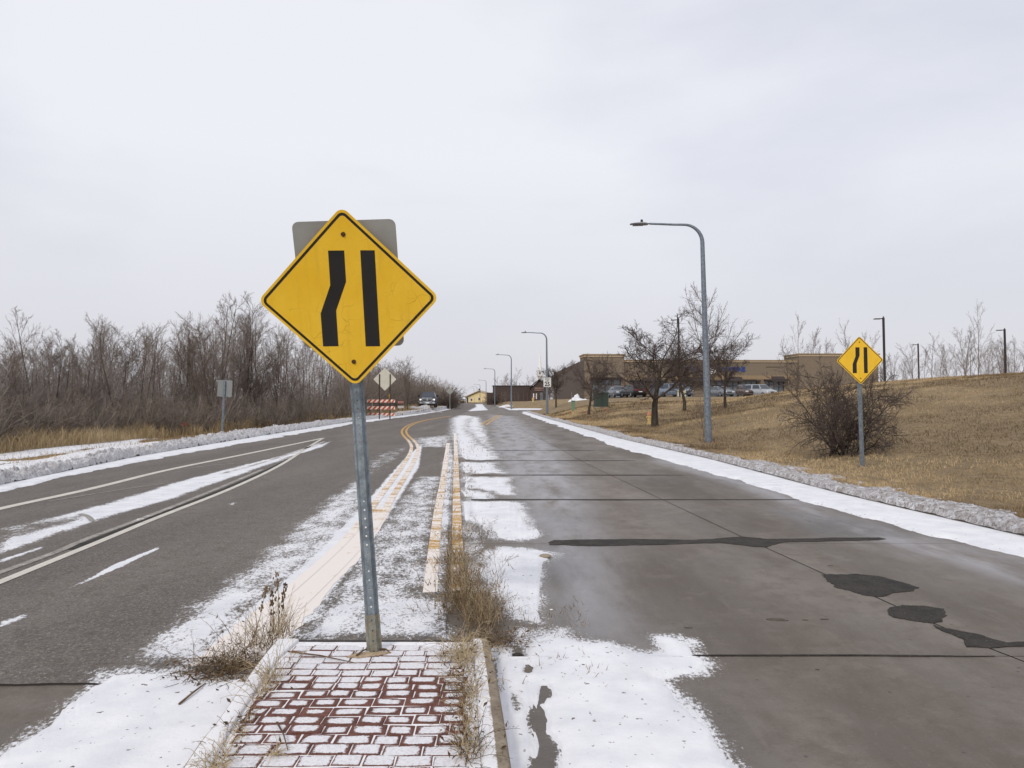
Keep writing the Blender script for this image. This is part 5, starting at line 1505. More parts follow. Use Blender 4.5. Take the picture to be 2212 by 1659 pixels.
for r0, r1 in ((A, B), (B, C_)):
    for i in range(4): mb.bm.faces.new((r0[i], r0[(i + 1) % 4], r1[(i + 1) % 4], r1[i]))
mb.bm.faces.new(C_); mb.build('cab', m2, pk, True, 35)
face_quad(pk, 'windscreen', 'auto_glass', lo[0], lo[1], hi[1], hi[0], 0.93); face_quad(pk, 'rear_window', 'auto_glass', lo[2], lo[3], hi[3], hi[2], 0.85)
for i, j in ((1, 2), (3, 0)):
    pl, ph, ql, qh = Vector(lo[i]), Vector(hi[i]), Vector(lo[j]), Vector(hi[j]); ml, mh = pl.lerp(ql, .5), ph.lerp(qh, .5)
    face_quad(pk, 'side_window', 'auto_glass', pl, ml, mh, ph, .84); face_quad(pk, 'side_window', 'auto_glass', ml, ql, qh, mh, .84)
gr = MB().box((0, -2.93, 1.0), (1.20, .10, .46), bevel=.05).build('grille', M['chrome'], pk)
for sx in (-1, 1):
    for sz in (-1, 1): MB().box((sx * .30, -2.985, 1.0 + sz * .105), (.47, .03, .13), bevel=.012).build('grille_opening', M['black'], gr)
MB().ball((0, -2.99, 1.0), .07, (1, .4, 1.2)).build('emblem', M['chrome'], gr)
for s in (-1, 1):
    h_ = MB().box((s * .80, -2.86, 1.02), (.34, .14, .24), bevel=.04).build('headlight', M['headlamp'], pk)
    MB().ball((s * .86, -2.94, 1.0), .07, (1, .4, 1)).build('bulb', M['lit'], h_)
    MB().box((s * 1.17, -1.15, 1.48), (.26, .12, .28), bevel=.04).build('mirror', M['black'], pk)
bp = MB().box((0, -2.96, .62), (1.96, .16, .26), bevel=.05).build('bumper', M['chrome'], pk)
for s in (-.5, .5): MB().box((s, -3.05, .62), (.3, .03, .1), bevel=.01).build('fog_slot', M['black'], bp)
MB().box((0, -3.055, .63), (.4, .02, .13)).build('number_plate', M['sign_white'], bp)
MB().box((0, -2.7, .40), (1.7, .3, .2)).build('underside', M['black'], pk)
wheels(pk, 2.0, (-1.95, 1.85), 0.40)

# ------------------------------------------------------------------ small street things
M['hyd_y'] = plain('pale_yellow_paint', srgb(222, 194, 130), 0.55, 0, 0.12, 12)
M['hyd_o'] = plain('faded_orange_paint', srgb(206, 130, 104), 0.55, 0, 0.1, 12)
def hydrant(loc, s, label, rz=0.0):
    r = empty('fire_hydrant', loc, rz, label, 'fire hydrant', 'fire hydrants', scale=s)
    MB().lathe([(.17, 0), (.17, .05), (.12, .06), (.115, .26), (.14, .28), (.14, .31), (.115, .33), (.115, .56), (.15, .57), (.15, .60), (.11, .61)], 20).build('barrel', M['hyd_y'], r, True, 40)
    bn = MB().lathe([(.165, .60), (.165, .625), (.135, .66), (.10, .72), (.05, .76), (.035, .765), (.035, .81), (.001, .812)], 20).build('bonnet', M['hyd_o'], r, True, 40)
    for p0, p1, rr in (((0, -.10, .44), (0, -.20, .44), .075), ((-.10, 0, .47), (-.19, 0, .47), .055), ((.10, 0, .47), (.19, 0, .47), .055)):
        z_ = MB().cyl(p0, p1, rr, n=14).build('outlet', M['hyd_y'], r)
        e = Vector(p1) - Vector(p0); MB().cyl(Vector(p1) - e * .25, Vector(p1) + e * .15, rr * 1.18, n=8).build('cap', M['hyd_y'], z_)
    return r
x_, y_, z_ = onT(1402.5, 40.5)
hydrant((x_, y_, z_ - .02), 28.5 / FPX * 40.5 / .812, 'yellow fire hydrant with orange bonnet beside the trunk of the large bare tree', 0.5)
x_, y_, z_ = onT(1151.5, 140)
hydrant((x_, y_, z_ - .02), 1.1, 'distant pale yellow fire hydrant before the dark brick building')
M['green_box'] = plain('dark_green_enamel', srgb(54, 66, 59), 0.6, 0, 0.08, 4)
Yg_ = 66.0; x_, y_, z_ = onT(1298, Yg_); k = Yg_ / FPX
zt = at(1298, 849, Yg_)[2]
ub = empty('utility_cabinet', (x_, y_, z_), 0.12, 'dark green utility cabinet on the lawn between two bare trees', 'utility cabinet')
hb = max(0.8, zt - z_)
MB().box((0, 0, hb / 2), (28 * k, .9, hb), bevel=.03).build('cabinet', M['green_box'], ub)
MB().prism([(-14.6 * k, -.48, hb), (14.6 * k, -.48, hb), (14.6 * k, -.3, hb + .10), (-14.6 * k, -.3, hb + .10)], (0, .8, 0)).build('lid', M['green_box'], ub)
MB().box((0, 0, 0.0), (31 * k, 1.1, .12)).build('pad', M['kerbstone'], ub)
MB().box((0, -.465, hb * .5), (.015, .02, hb * .9)).build('door_seam', M['black'], ub)
Yg_ = 70.0; x_, y_, z_ = onT(1238, Yg_); k = Yg_ / FPX
pd = empty('utility_pedestal', (x_, y_, z_), 0, 'small green utility pedestal in the lawn before the snow heap', 'utility pedestal')
MB().box((0, 0, .42), (7 * k, .25, .84), bevel=.03).build('case', plain('green_plastic', srgb(104, 136, 110), 0.6, 0, 0.08), pd)
MB().box((0, 0, .87), (8 * k, .30, .08), bevel=.02).build('cap', M['green_box'], pd)
MB().cyl((-.12, .18, 0), (-.12, .18, 1.7), .015, n=6).build('marker_rod', M['alu'], pd)
# dark parking-lot light poles
def lot_light(x, Y, ytop, lab, head=0.62):
    x_, y_, z_ = onT(x, Y); zt = at(x, ytop, Y)[2]
    r = empty('lot_light', (x_, y_, z_), rot=(0, math.radians(-0.8), 0), label=lab, cat='lamp post', group='dark light poles of the store lot'); h_ = zt - z_
    MB().box((0, 0, h_ / 2 - .2), (.17, .17, h_ + .4)).build('pole', M['dark_metal'], r)
    MB().box((-.28, 0, h_ - .10), (.4, .10, .08)).build('bracket', M['dark_metal'], r)
    MB().box((-.28 - head / 2, 0, h_ - .12), (head, .36, .09), bevel=.03).build('lamp_head', M['dark_metal'], r)
    MB().cyl((0, 0, h_), (0, 0, h_ + .12), .05).build('photocell', M['dark_metal'], r)
lot_light(1468.5, 92, 689, 'dark light pole rising beside the large bare tree')
lot_light(1911.5, 74, 686, 'tall dark light pole just right of the second yellow sign')
lot_light(1985.5, 118, 743, 'short-looking dark light pole among the bare hilltop trees')
lot_light(2173, 88, 711, 'dark light pole on the grassy hilltop at the edge of view')
x_, y_, z_ = onT(1902, 160)
r = empty('hoop_lamp', (x_, y_, z_), 0, 'pale curved pole low behind the hilltop, next to the tall dark light pole', 'lamp post')
zt = at(1902, 781, 160)[2] - z_
MB().tube([(0, 0, 0), (0, 0, zt * .75), (.15, 0, zt * .92), (.6, 0, zt), (2.0, 0, zt)], [.07, .06, .05, .045, .04], 8).build('pole', M['lamp_pole'], r)
# thin utility pole far left of the house
x_, y_, z_ = onT(989.5, 210)
r = empty('utility_pole', (x_, y_, z_), 0, 'thin dark pole standing at the far bend of the road', 'pole'); zt = at(989.5, 843, 210)[2] - z_
MB().cyl((0, 0, 0), (0, 0, zt), .07, .05, 8).build('pole', M['dark_post'], r); MB().box((.35, 0, zt * .32), (.8, .05, .12)).build('crossbar', M['dark_post'], r)
# marker flags
M['flag'] = plain('pink_flag', srgb(206, 96, 90), 0.6, 0, 0.1)
def flag(x, y, s, lab, Y=None):
    p = onT(x, Y) if Y else GT(x, y)
    r = empty('marker_flag', p, 0.2, lab, 'marker flag', 'small marker flags in the grass', scale=s)
    MB().cyl((0, 0, 0), (0, 0, .42), .006, n=6).build('wire', M['alu'], r)
    MB().prism([(0, 0, .30), (.16, .02, .31), (.15, -.02, .43), (0, 0, .43)], (0, .004, 0)).build('flag', M['flag'], r)
flag(394, 938, 1.15, 'pink marker flag in the tall dry grass of the left verge')
flag(1311, 894, 0.7, 'tiny red marker flag between the two small lawn trees')
flag(1264, 897, 0.7, 'tiny red marker flag at the foot of the small lawn tree, near the kerb')
flag(1231, 899, 0.7, 'tiny red marker flag nearest to the speed limit lamp')
# ------------------------------------------------------------------ bare trees
def unit(v): return v / np.maximum(np.linalg.norm(v, axis=-1, keepdims=True), 1e-9)
def grow_branches(rng, start, d, length, r0, r1, segs, jit, up, sag=0.0):
    B = len(start); P = [start]; d = unit(d)
    for i in range(segs):
        d = unit(d + jit * rng.normal(size=(B, 3)) + np.array([0, 0, up]) - np.array([0, 0, sag * i / segs]))
        P.append(P[-1] + d * (length / segs)[:, None])
    P = np.stack(P, 1)
    t = np.linspace(0, 1, segs + 1)[None]
    return P, r0[:, None] * (1 - t) + r1[:, None] * t
def children(rng, P, R, L, n, tmin, tmax, angle, aj, ratio, rr, rmin, taper=0.5):
    B, K, _ = P.shape; segs = K - 1
    t = tmin + (tmax - tmin) * (np.arange(n)[None] + rng.random((B, n))) / n
    f = t * segs; i = np.minimum(f.astype(int), segs - 1); f = f - i
    bi = np.arange(B)[:, None]
    p0, p1 = P[bi, i], P[bi, i + 1]
    s = p0 + (p1 - p0) * f[..., None]; tan = unit(p1 - p0)
    q = rng.normal(size=tan.shape); q = unit(q - (q * tan).sum(-1, keepdims=True) * tan)
    a = np.radians(angle + aj * rng.normal(size=t.shape))[..., None]
    d = np.cos(a) * tan + np.sin(a) * q
    r = (R[bi, i] * (1 - f) + R[bi, i + 1] * f) * rr
    ln = L[:, None] * ratio * (1 - taper * (t - tmin) / max(tmax - tmin, 1e-6)) * (0.7 + 0.6 * rng.random(t.shape))
    return s.reshape(-1, 3), d.reshape(-1, 3), ln.ravel(), np.maximum(r.ravel(), rmin)
def tubes(groups):
    Vs, Fs, off = [], [], 0
    for P, R, n in groups:
        B, K, _ = P.shape
        T = np.empty_like(P); T[:, 1:-1] = P[:, 2:] - P[:, :-2]; T[:, 0] = P[:, 1] - P[:, 0]; T[:, -1] = P[:, -1] - P[:, -2]
        T = unit(T)
        ref = np.where(np.abs(T[:, :1, 2:3]) > 0.8, np.array([1.0, 0, 0]), np.array([0, 0, 1.0]))
        a = unit(np.cross(T, np.broadcast_to(ref, T.shape))); b_ = np.cross(T, a)
        th = np.linspace(0, 2 * math.pi, n + 1)[:-1]
        V = P[:, :, None] + R[:, :, None, None] * (np.cos(th)[None, None, :, None] * a[:, :, None] + np.sin(th)[None, None, :, None] * b_[:, :, None])
        idx = np.arange(B * K * n).reshape(B, K, n) + off
        nx = np.roll(idx, -1, 2)
        F = np.stack([idx[:, :-1], nx[:, :-1], nx[:, 1:], idx[:, 1:]], -1).reshape(-1, 4)
        Vs.append(V.reshape(-1, 3)); Fs.append(F); off += B * K * n
    return np.concatenate(Vs), np.concatenate(Fs)
def tree_meshes(seed, h, stems=1, spread=0.1, r=0.09, stem_len=(0.85, 1.0), lv=(), stem_jit=0.06, stem_up=0.06, trunk_cut=None, base=0.0):
    rng = np.random.default_rng(seed)
    st = np.zeros((stems, 3)); st[:, :2] = rng.normal(size=(stems, 2)) * base; st[:, 2] = -0.15
    d = np.c_[rng.normal(size=(stems, 2)) * spread, np.ones(stems)]
    L = h * (stem_len[0] + (stem_len[1] - stem_len[0]) * rng.random(stems)); L[0] = h * stem_len[1]
    P, R = grow_branches(rng, st, d, L, np.full(stems, r) * (0.7 + 0.3 * rng.random(stems)), np.full(stems, r * 0.12), 9, stem_jit, stem_up)
    trunk = [(P, R, 7)]; crown = []
    cur = (P, R, L)
    for q in lv:
        s, dd, ln, rr = children(rng, *cur, q['n'], q['t0'], q.get('t1', 1.0), q['ang'], q.get('aj', 12), q['ratio'], q['rr'], q['rmin'], q.get('taper', 0.5))
        P, R = grow_branches(rng, s, dd, ln, rr, np.maximum(rr * 0.3, q['rmin'] * 0.7), q['segs'], q['jit'], q['up'], q.get('sag', 0))
        crown.append((P, R, q.get('sides', 3))); cur = (P, R, ln)
    return mesh_np('trunk', *tubes(trunk), True), mesh_np('crown', *tubes(crown), True)

def m_bark(name, a, b_, sc=14):
    b = NB(name); p = b.pos((1, 1, 0.35)); n = b.noise(p, sc, 5, 0.7)
    b.bump(n, 0.6, 0.03)
    return b.done(b.mix(b.ramp(n, 0.3, 0.7), srgb(*a), srgb(*b_)), 0.95, 0, 0.1)
M['bark'] = m_bark('dark_bark', (74, 66, 60), (106, 97, 89))
M['twig'] = m_bark('brown_twigs', (120, 109, 100), (150, 138, 128), 3)
M['twig_dark'] = m_bark('dark_red_brown_twigs', (104, 92, 83), (136, 122, 112), 3)
M['twig_grey'] = m_bark('grey_twigs', (132, 123, 117), (164, 155, 149), 3)
M['twig_lawn'] = m_bark('dark_lawn_twigs', (80, 70, 65), (110, 98, 92), 3)
M['bark_lawn'] = m_bark('dark_lawn_bark', (62, 56, 50), (92, 85, 76))
M['twig_hill'] = m_bark('pale_brown_twigs', (116, 102, 94), (146, 132, 124), 3)
M['twig_pale'] = m_bark('pale_far_twigs', (140, 131, 130), (168, 159, 158), 3)
def place_tree(meshes, loc, rz, s, label, group=None, name='bare_tree', cat='tree', lean=0.0):
    r = empty(name, loc, rot=(lean, 0, rz), label=label, cat=cat, group=group, scale=s if not hasattr(s, '__len__') else 1.0)
    if hasattr(s, '__len__'): r.scale = s
    link('trunk', meshes[0], None, r); link('crown', meshes[1], None, r)
    return r
def with_mats(ms, a, b_): ms[0].materials.append(M[a]); ms[1].materials.append(M[b_]); return ms

# (unit height 8 m)
# the thicket along the left verge: nine kinds of tree, unit height 8 m
KIND = []
for i in range(9):
    upw = (0.03, 0.05, 0.0)[i % 3]
    ms = tree_meshes(200 + i, 8.0, stems=(1, 2, 3)[i % 3], spread=0.10, r=(0.10, 0.075, 0.06)[i % 3], stem_jit=0.05, lv=[
        dict(n=15, t0=0.10, ang=36, ratio=0.42, rr=0.5, rmin=0.012, segs=5, jit=0.07, up=upw, sides=4, taper=0.6),
        dict(n=9, t0=0.10, ang=34, ratio=0.42, rr=0.55, rmin=0.006, segs=4, jit=0.09, up=0.03),
        dict(n=8, t0=0.05, ang=36, ratio=0.46, rr=0.6, rmin=0.0042, segs=2, jit=0.10, up=0.015)])
    KIND.append(with_mats(ms, 'bark', ('twig', 'twig_grey', 'twig_dark')[i % 3]))
for i in range(3):     # open-grown trees with a leader and long rising limbs
    KIND.append(with_mats(tree_meshes(230 + i, 8.0, 1 + i % 2, 0.06, 0.085, (0.95, 1.0), [
        dict(n=20, t0=0.12, ang=40, ratio=0.50, rr=0.45, rmin=0.012, segs=6, jit=0.05, up=0.05, sides=4, taper=0.72),
        dict(n=9, t0=0.12, ang=34, ratio=0.38, rr=0.55, rmin=0.006, segs=4, jit=0.09, up=0.02),
        dict(n=7, t0=0.06, ang=36, ratio=0.45, rr=0.6, rmin=0.0042, segs=2, jit=0.10, up=0.01)], stem_jit=0.04), 'bark', 'twig'))
rng = np.random.default_rng(3)
def left_spot(x, Y): X_ = (x - 1106) / FPX * Y; return (X_, Y, tz(X_, Y))
def tree_top(x, Y, ytop): return at(x, ytop, Y)[2]
GL = 'bare trees of the thicket along the left verge'
named = [(75, 27, 678, 9, 'tall single-stemmed bare tree standing clear at the left end of the thicket'),
         (468, 42, 643, 10, 'tallest pale twin-stemmed bare tree behind the small square sign'),
         (535, 44, 652, 2, 'tall dense bare tree just left of the big yellow sign'),
         (400, 41, 690, 11, 'tall open bare tree left of the small square sign, among denser ones'),
         (880, 84, 778, 5, 'rounded bare tree behind the barricades, right end of the dense thicket')]
for x, Y, yt, k, lab in named:
    p = left_spot(x, Y); place_tree(KIND[k], p, rng.random() * 6, (tree_top(x, Y, yt) - p[2]) / 8.0, lab, GL)
tops = [(0, 745), (60, 735), (120, 715), (170, 745), (215, 700), (260, 690), (310, 700), (345, 720), (400, 700), (440, 690), (500, 690), (570, 695), (640, 715), (700, 735), (760, 760), (820, 775), (880, 780), (905, 800), (930, 825), (960, 845), (985, 862)]
tx, ty = zip(*tops)
def edgeY(x): return float(np.interp(x, [-60, 0, 150, 300, 450, 600, 770, 850, 905, 960], [20.5, 23, 26, 30, 35, 42, 62, 86, 108, 135]))
shared = ['slender grey-brown bare tree', 'bushy pale grey bare tree', 'dark reddish twiggy bare tree']
def zone(x, row):
    for lim, w in ((60, 'at the left edge of the photo'), (130, 'beside the clear-standing tree at the left end'), (230, 'in the low gap right of the clear-standing tree'), (330, 'in the dense middle of the left thicket'),
                   (450, 'left of the small square sign'), (505, 'behind the small square sign'), (590, 'between square sign and big yellow sign'), (770, 'behind the big yellow sign'), (800, 'right of the leaning sign post'),
                   (872, 'behind the striped barricade'), (2000, 'behind the pickup truck')):
        if x < lim: return ('front row, ' if row == 0 else 'back row, ') + w
n_ = 0
for x in list(range(-190, 800, 20)) + list(range(795, 918, 7)):
    for row in (0, 1):
        xx = x + rng.uniform(-9, 9); Y = edgeY(xx) * (1.10 if row == 0 else 1.42) * rng.uniform(0.95, 1.1)
        p = left_spot(xx, Y); yt = float(np.interp(xx, tx, ty)) + rng.uniform(-4, 36) + (4 if row else 14)
        h_ = tree_top(xx, Y, yt) - p[2]
        kk = int(rng.integers(0, 9))
        place_tree(KIND[kk], p, rng.random() * 6.28, (h_ / 8.0 * rng.uniform(.85, 1.1) * (1.35 if xx > 790 else 1), h_ / 8.0 * rng.uniform(.85, 1.1) * (1.35 if xx > 790 else 1), h_ / 8.0), shared[kk % 3] + ', ' + zone(xx, row), GL)
for x in (918, 932, 948, 962, 975, 985):
    Y = float(np.interp(x, [918, 985], [112, 150])); p = left_spot(x, Y); h_ = tree_top(x, Y, float(np.interp(x, tx, ty)) + rng.uniform(-3, 4)) - p[2]
    place_tree(KIND[int(rng.integers(0, 9))], p, rng.random() * 6, (h_ / 8 * 1.6, h_ / 8 * 1.6, h_ / 8), 'low spreading bare tree at the far end of the left thicket', GL)

# undergrowth of the thicket: thousands of canes in one mass
def thicket_mass(name, n, m, seed, ysc, hmin, hmax, xlo=-210, xhi=925):
    rng = np.random.default_rng(seed)
    x = rng.uniform(xlo, xhi, n); Y = np.interp(x, [-60, 0, 150, 300, 450, 600, 770, 850, 905, 960], [20.5, 23, 26, 30, 35, 42, 62, 86, 108, 135]) * (ysc[0] + (ysc[1] - ysc[0]) * rng.random(n) ** 1.3)
    X = (x - 1106) / FPX * Y
    st = np.stack([X, Y, terrain(X, Y) - 0.05], 1)
    L = rng.uniform(hmin, hmax, n) * (0.6 + 0.7 * fbm(X * 0.5, Y * 0.25, seed))
    d = np.c_[rng.normal(size=(n, 2)) * 0.30, np.ones(n)]
    P, R = grow_branches(rng, st, d, L, np.full(n, 0.012) * (1 + Y / 60), np.full(n, 0.005) * (1 + Y / 60), 3, 0.14, 0.0)
    s, dd, ln, rr = children(rng, P, R, L, 7, 0.15, 1.0, 50, 18, 0.42, 0.7, 0.0045)
    P2, R2 = grow_branches(rng, s, dd, ln, rr, rr * 0.6, 2, 0.25, 0.05)
    s, dd, ln, rr = children(rng, P2, R2, ln, 2, 0.2, 1.0, 48, 18, 0.6, 0.8, 0.004)
    P3, R3 = grow_branches(rng, s, dd, ln, rr, rr * 0.6, 1, 0.2, 0.0)
    o = link(name, mesh_np(name, *tubes([(P, R, 3), (P2, R2, 3), (P3, R3, 3)]), False), m); o['kind'] = 'stuff'
    return o
thicket_mass('undergrowth', 2500, M['twig'], 41, (0.97, 1.22), 0.7, 2.0)
thicket_mass('undergrowth', 2100, M['twig_grey'], 42, (1.12, 1.6), 1.0, 3.0)
thicket_mass('undergrowth', 1500, M['twig'], 43, (1.0, 1.35), 1.2, 5.0, 740, 985)

# lawn trees on the right
lawn = [with_mats(tree_meshes(300 + i, 4.6, 1, 0.04, 0.14, (0.66, 0.70), [
        dict(n=15, t0=0.36, ang=54, aj=14, ratio=0.66, rr=0.55, rmin=0.018, segs=7, jit=0.08, up=0.06, sides=5, taper=0.15),
        dict(n=15, t0=0.12, ang=42, ratio=0.42, rr=0.5, rmin=0.008, segs=4, jit=0.12, up=0.03),
        dict(n=9, t0=0.08, ang=40, ratio=0.48, rr=0.6, rmin=0.0056, segs=3, jit=0.14, up=0.02),
        dict(n=3, t0=0.15, ang=38, ratio=0.5, rr=0.7, rmin=0.0045, segs=1, jit=0.2, up=0.0)], stem_jit=0.07, stem_up=0.05), 'bark_lawn', 'twig_lawn') for i in range(3)]
def lawn_tree(ms, x, Y, yt, wid, lab, hm=4.6, rz=0.0, lean=0.0):
    p = onT(x, Y); h_ = at(x, yt, Y)[2] - p[2]
    return place_tree(ms, p, rz, (h_ / hm * wid, h_ / hm * wid, h_ / hm), lab, 'bare trees on the lawn', lean=lean)
lawn_tree(lawn[0], 1415, 38, 709, 1.32, 'large bare spreading tree on the lawn behind the fire hydrant', 4.2, 0.4)
lawn_tree(lawn[1], 1271, 58, 778, 0.95, 'small rounded bare tree on the lawn left of the green cabinet', 4.2, 2.0)
lawn_tree(lawn[2], 1201, 86, 788, 0.95, 'small dark bare tree next to the speed limit sign', 4.2, 4.0)
tall = with_mats(tree_meshes(320, 7.5, 1, 0.03, 0.12, (0.95, 1.0), [
        dict(n=30, t0=0.12, ang=48, ratio=0.56, rr=0.45, rmin=0.014, segs=7, jit=0.05, up=0.07, sides=4, taper=0.70),
        dict(n=11, t0=0.12, ang=32, ratio=0.34, rr=0.55, rmin=0.007, segs=4, jit=0.08, up=0.04),
        dict(n=6, t0=0.10, ang=34, ratio=0.5, rr=0.65, rmin=0.0045, segs=2, jit=0.12, up=0.02)], stem_jit=0.03), 'bark_lawn', 'twig_lawn')
lawn_tree(tall, 1532, 42, 634, 0.92, 'tall narrow bare tree with long whips right behind the nearest street lamp', 7.5, 1.1)
lawn_tree(lawn[1], 1478, 52, 745, 1.0, 'twiggy bare tree between the large bare tree and the nearest street lamp', 4.2, 0.6)
lawn_tree(lawn[2], 1566, 47, 738, 1.0, 'twiggy bare tree spreading to the right of the nearest street lamp', 4.2, 3.6)
sap = with_mats(tree_meshes(330, 1.5, 3, 0.2, 0.016, (0.7, 1.0), [dict(n=9, t0=0.2, ang=42, ratio=0.45, rr=0.6, rmin=0.006, segs=3, jit=0.15, up=0.06), dict(n=4, t0=0.2, ang=40, ratio=0.5, rr=0.6, rmin=0.004, segs=2, jit=0.2, up=0.03)], base=0.08), 'twig_dark', 'twig_dark')
place_tree(sap, onT(1518, 28.5), 0.4, 1.0, 'low leafless shrub at the foot of the nearest street lamp', None, 'shrub', 'shrub')
bush = with_mats(tree_meshes(340, 2.3, 16, 0.55, 0.028, (0.65, 1.0), [
        dict(n=13, t0=0.12, ang=46, ratio=0.50, rr=0.55, rmin=0.008, segs=5, jit=0.22, up=0.0, sides=4, taper=0.4),
        dict(n=9, t0=0.10, ang=46, ratio=0.42, rr=0.6, rmin=0.0048, segs=4, jit=0.25, up=0.0),
        dict(n=5, t0=0.15, ang=46, ratio=0.42, rr=0.7, rmin=0.0032, segs=2, jit=0.25, up=0.0)], base=0.16, stem_jit=0.14, stem_up=-0.01), 'bark_lawn', 'twig_lawn')
p = onT(1808, 19.0)
place_tree(bush, p, 2.4, (0.92, 0.92, 1.12), 'wide tangled leafless bush on the lawn behind the second yellow sign', None, 'bush', 'bush')

# far and hilltop trees
hill = [with_mats(tree_meshes(350 + i, 8.0, 1 + i % 2, 0.08, 0.08, (0.9, 1.0), [
        dict(n=14, t0=0.14, ang=34, ratio=0.42, rr=0.45, rmin=0.014, segs=4, jit=0.06, up=0.05, taper=0.65),
        dict(n=8, t0=0.12, ang=32, ratio=0.40, rr=0.55, rmin=0.008, segs=3, jit=0.09, up=0.03),
        dict(n=5, t0=0.10, ang=34, ratio=0.48, rr=0.65, rmin=0.006, segs=1, jit=0.1, up=0.02)]), 'twig_hill', 'twig_hill') for i in range(5)]
GH_ = 'pale bare trees along the hilltop on the right'
def hill_tree(x, Y, yt, k, lab, wid=1.0):
    X_ = (x - 1106) / FPX * Y; z = tz(X_, Y); h_ = at(x, yt, Y)[2] - z
    place_tree(hill[k % 5], (X_, Y, z), rng.random() * 6, (h_ / 8 * wid, h_ / 8 * wid, h_ / 8), lab, GH_)
hill_tree(2113, 105, 668, 0, 'tallest bare tree on the hilltop right of the second yellow sign', .8)
hill_tree(2085, 104, 706, 1, 'broad bare tree beside the tallest one on the hilltop', 1.1)
for x, yt, Y in [(1930, 765, 120), (1948, 778, 118), (1975, 742, 116), (1998, 752, 112), (2014, 728, 112), (2032, 748, 114), (2052, 745, 118), (2068, 752, 112), (2098, 735, 118), (2132, 745, 112), (2150, 742, 118), (2165, 733, 108), (2184, 735, 112), (2205, 728, 108), (2225, 730, 112), (1916, 775, 125), (1900, 772, 122), (1960, 772, 126), (2040, 765, 126), (2120, 760, 126), (2178, 752, 126), (1885, 768, 128)]:
    zn = 'just right of the tall dark light pole' if x < 1945 else 'around the short-looking light pole' if x < 2025 else 'left of the tallest hilltop tree' if x < 2090 else 'just right of the tallest hilltop tree' if x < 2140 else 'by the light pole at the right edge'
    hill_tree(x, Y, yt, int(rng.integers(0, 5)), 'slim pale bare tree on the hilltop ' + zn, 1.0)
for x, yt in [(1700, 738), (1730, 690), (1745, 712), (1765, 742), (1795, 735), (1830, 706), (1848, 735), (1870, 722)]:
    X_ = (x - 1106) / FPX * 225; h_ = at(x, yt, 225)[2] - 1.0
    place_tree(hill[int(rng.integers(0, 5))], (X_, 225, 1.0), rng.random() * 6, (h_ / 8 * .7, h_ / 8 * .7, h_ / 8), 'thin bare treetop showing above the flat roof of the tan store', 'bare trees behind the tan store')
for x, yt, Y, wd in [(1072, 817, 250, 1.3), (1084, 808, 255, 1.0), (1094, 815, 250, 1.1), (1108, 822, 250, 1.2), (1114, 800, 250, 1.0), (1150, 812, 250, 1.2), (1158, 805, 240, 1.3), (1176, 805, 245, 1.3), (1185, 795, 240, 1.3), (1194, 800, 240, 1.3), (1140, 825, 235, 1.2), (1125, 825, 240, 1.0), (1182, 822, 215, 2.0), (1188, 826, 205, 2.0), (1193, 818, 210, 2.0), (1199, 825, 205, 2.0), (1178, 826, 225, 2.0)]:
    X_ = (x - 1106) / FPX * Y; h_ = at(x, yt, Y)[2]
    place_tree(hill[int(rng.integers(0, 5))], (X_, Y, 0.0), rng.random() * 6, (h_ / 8 * wd, h_ / 8 * wd, h_ / 8), 'bare tree behind the dark brick building', 'bare trees behind the dark brick building')
for x, yt, Y, wd in [(1080, 846, 190, 1.8), (1092, 846, 185, 1.4), (1104, 850, 180, 1.2), (1112, 845, 175, .6), (1120, 846, 172, .6), (1131, 846, 168, .6), (1139, 848, 160, .6), (1148, 846, 158, .7), (1160, 846, 150, .6), (1172, 846, 146, .6)]:
    p = onT(x, Y); h_ = at(x, yt, Y)[2] - p[2]
    place_tree(hill[int(rng.integers(0, 5))], p, rng.random() * 6, (h_ / 8 * wd, h_ / 8 * wd, h_ / 8), 'young bare tree planted in front of the dark brick building', 'young trees before the dark brick building')
place_tree(bush, onT(1073, 200), 0.3, (2.0, 2.0, 1.5), 'dark rounded shrub at the left end of the dark brick building', None, 'bush', 'bush')
place_tree(bush, left_spot(972, 122), 1.3, (1.7, 1.7, 1.5), 'dark rounded bush beside the farthest diamond sign on the left', None, 'bush', 'bush')

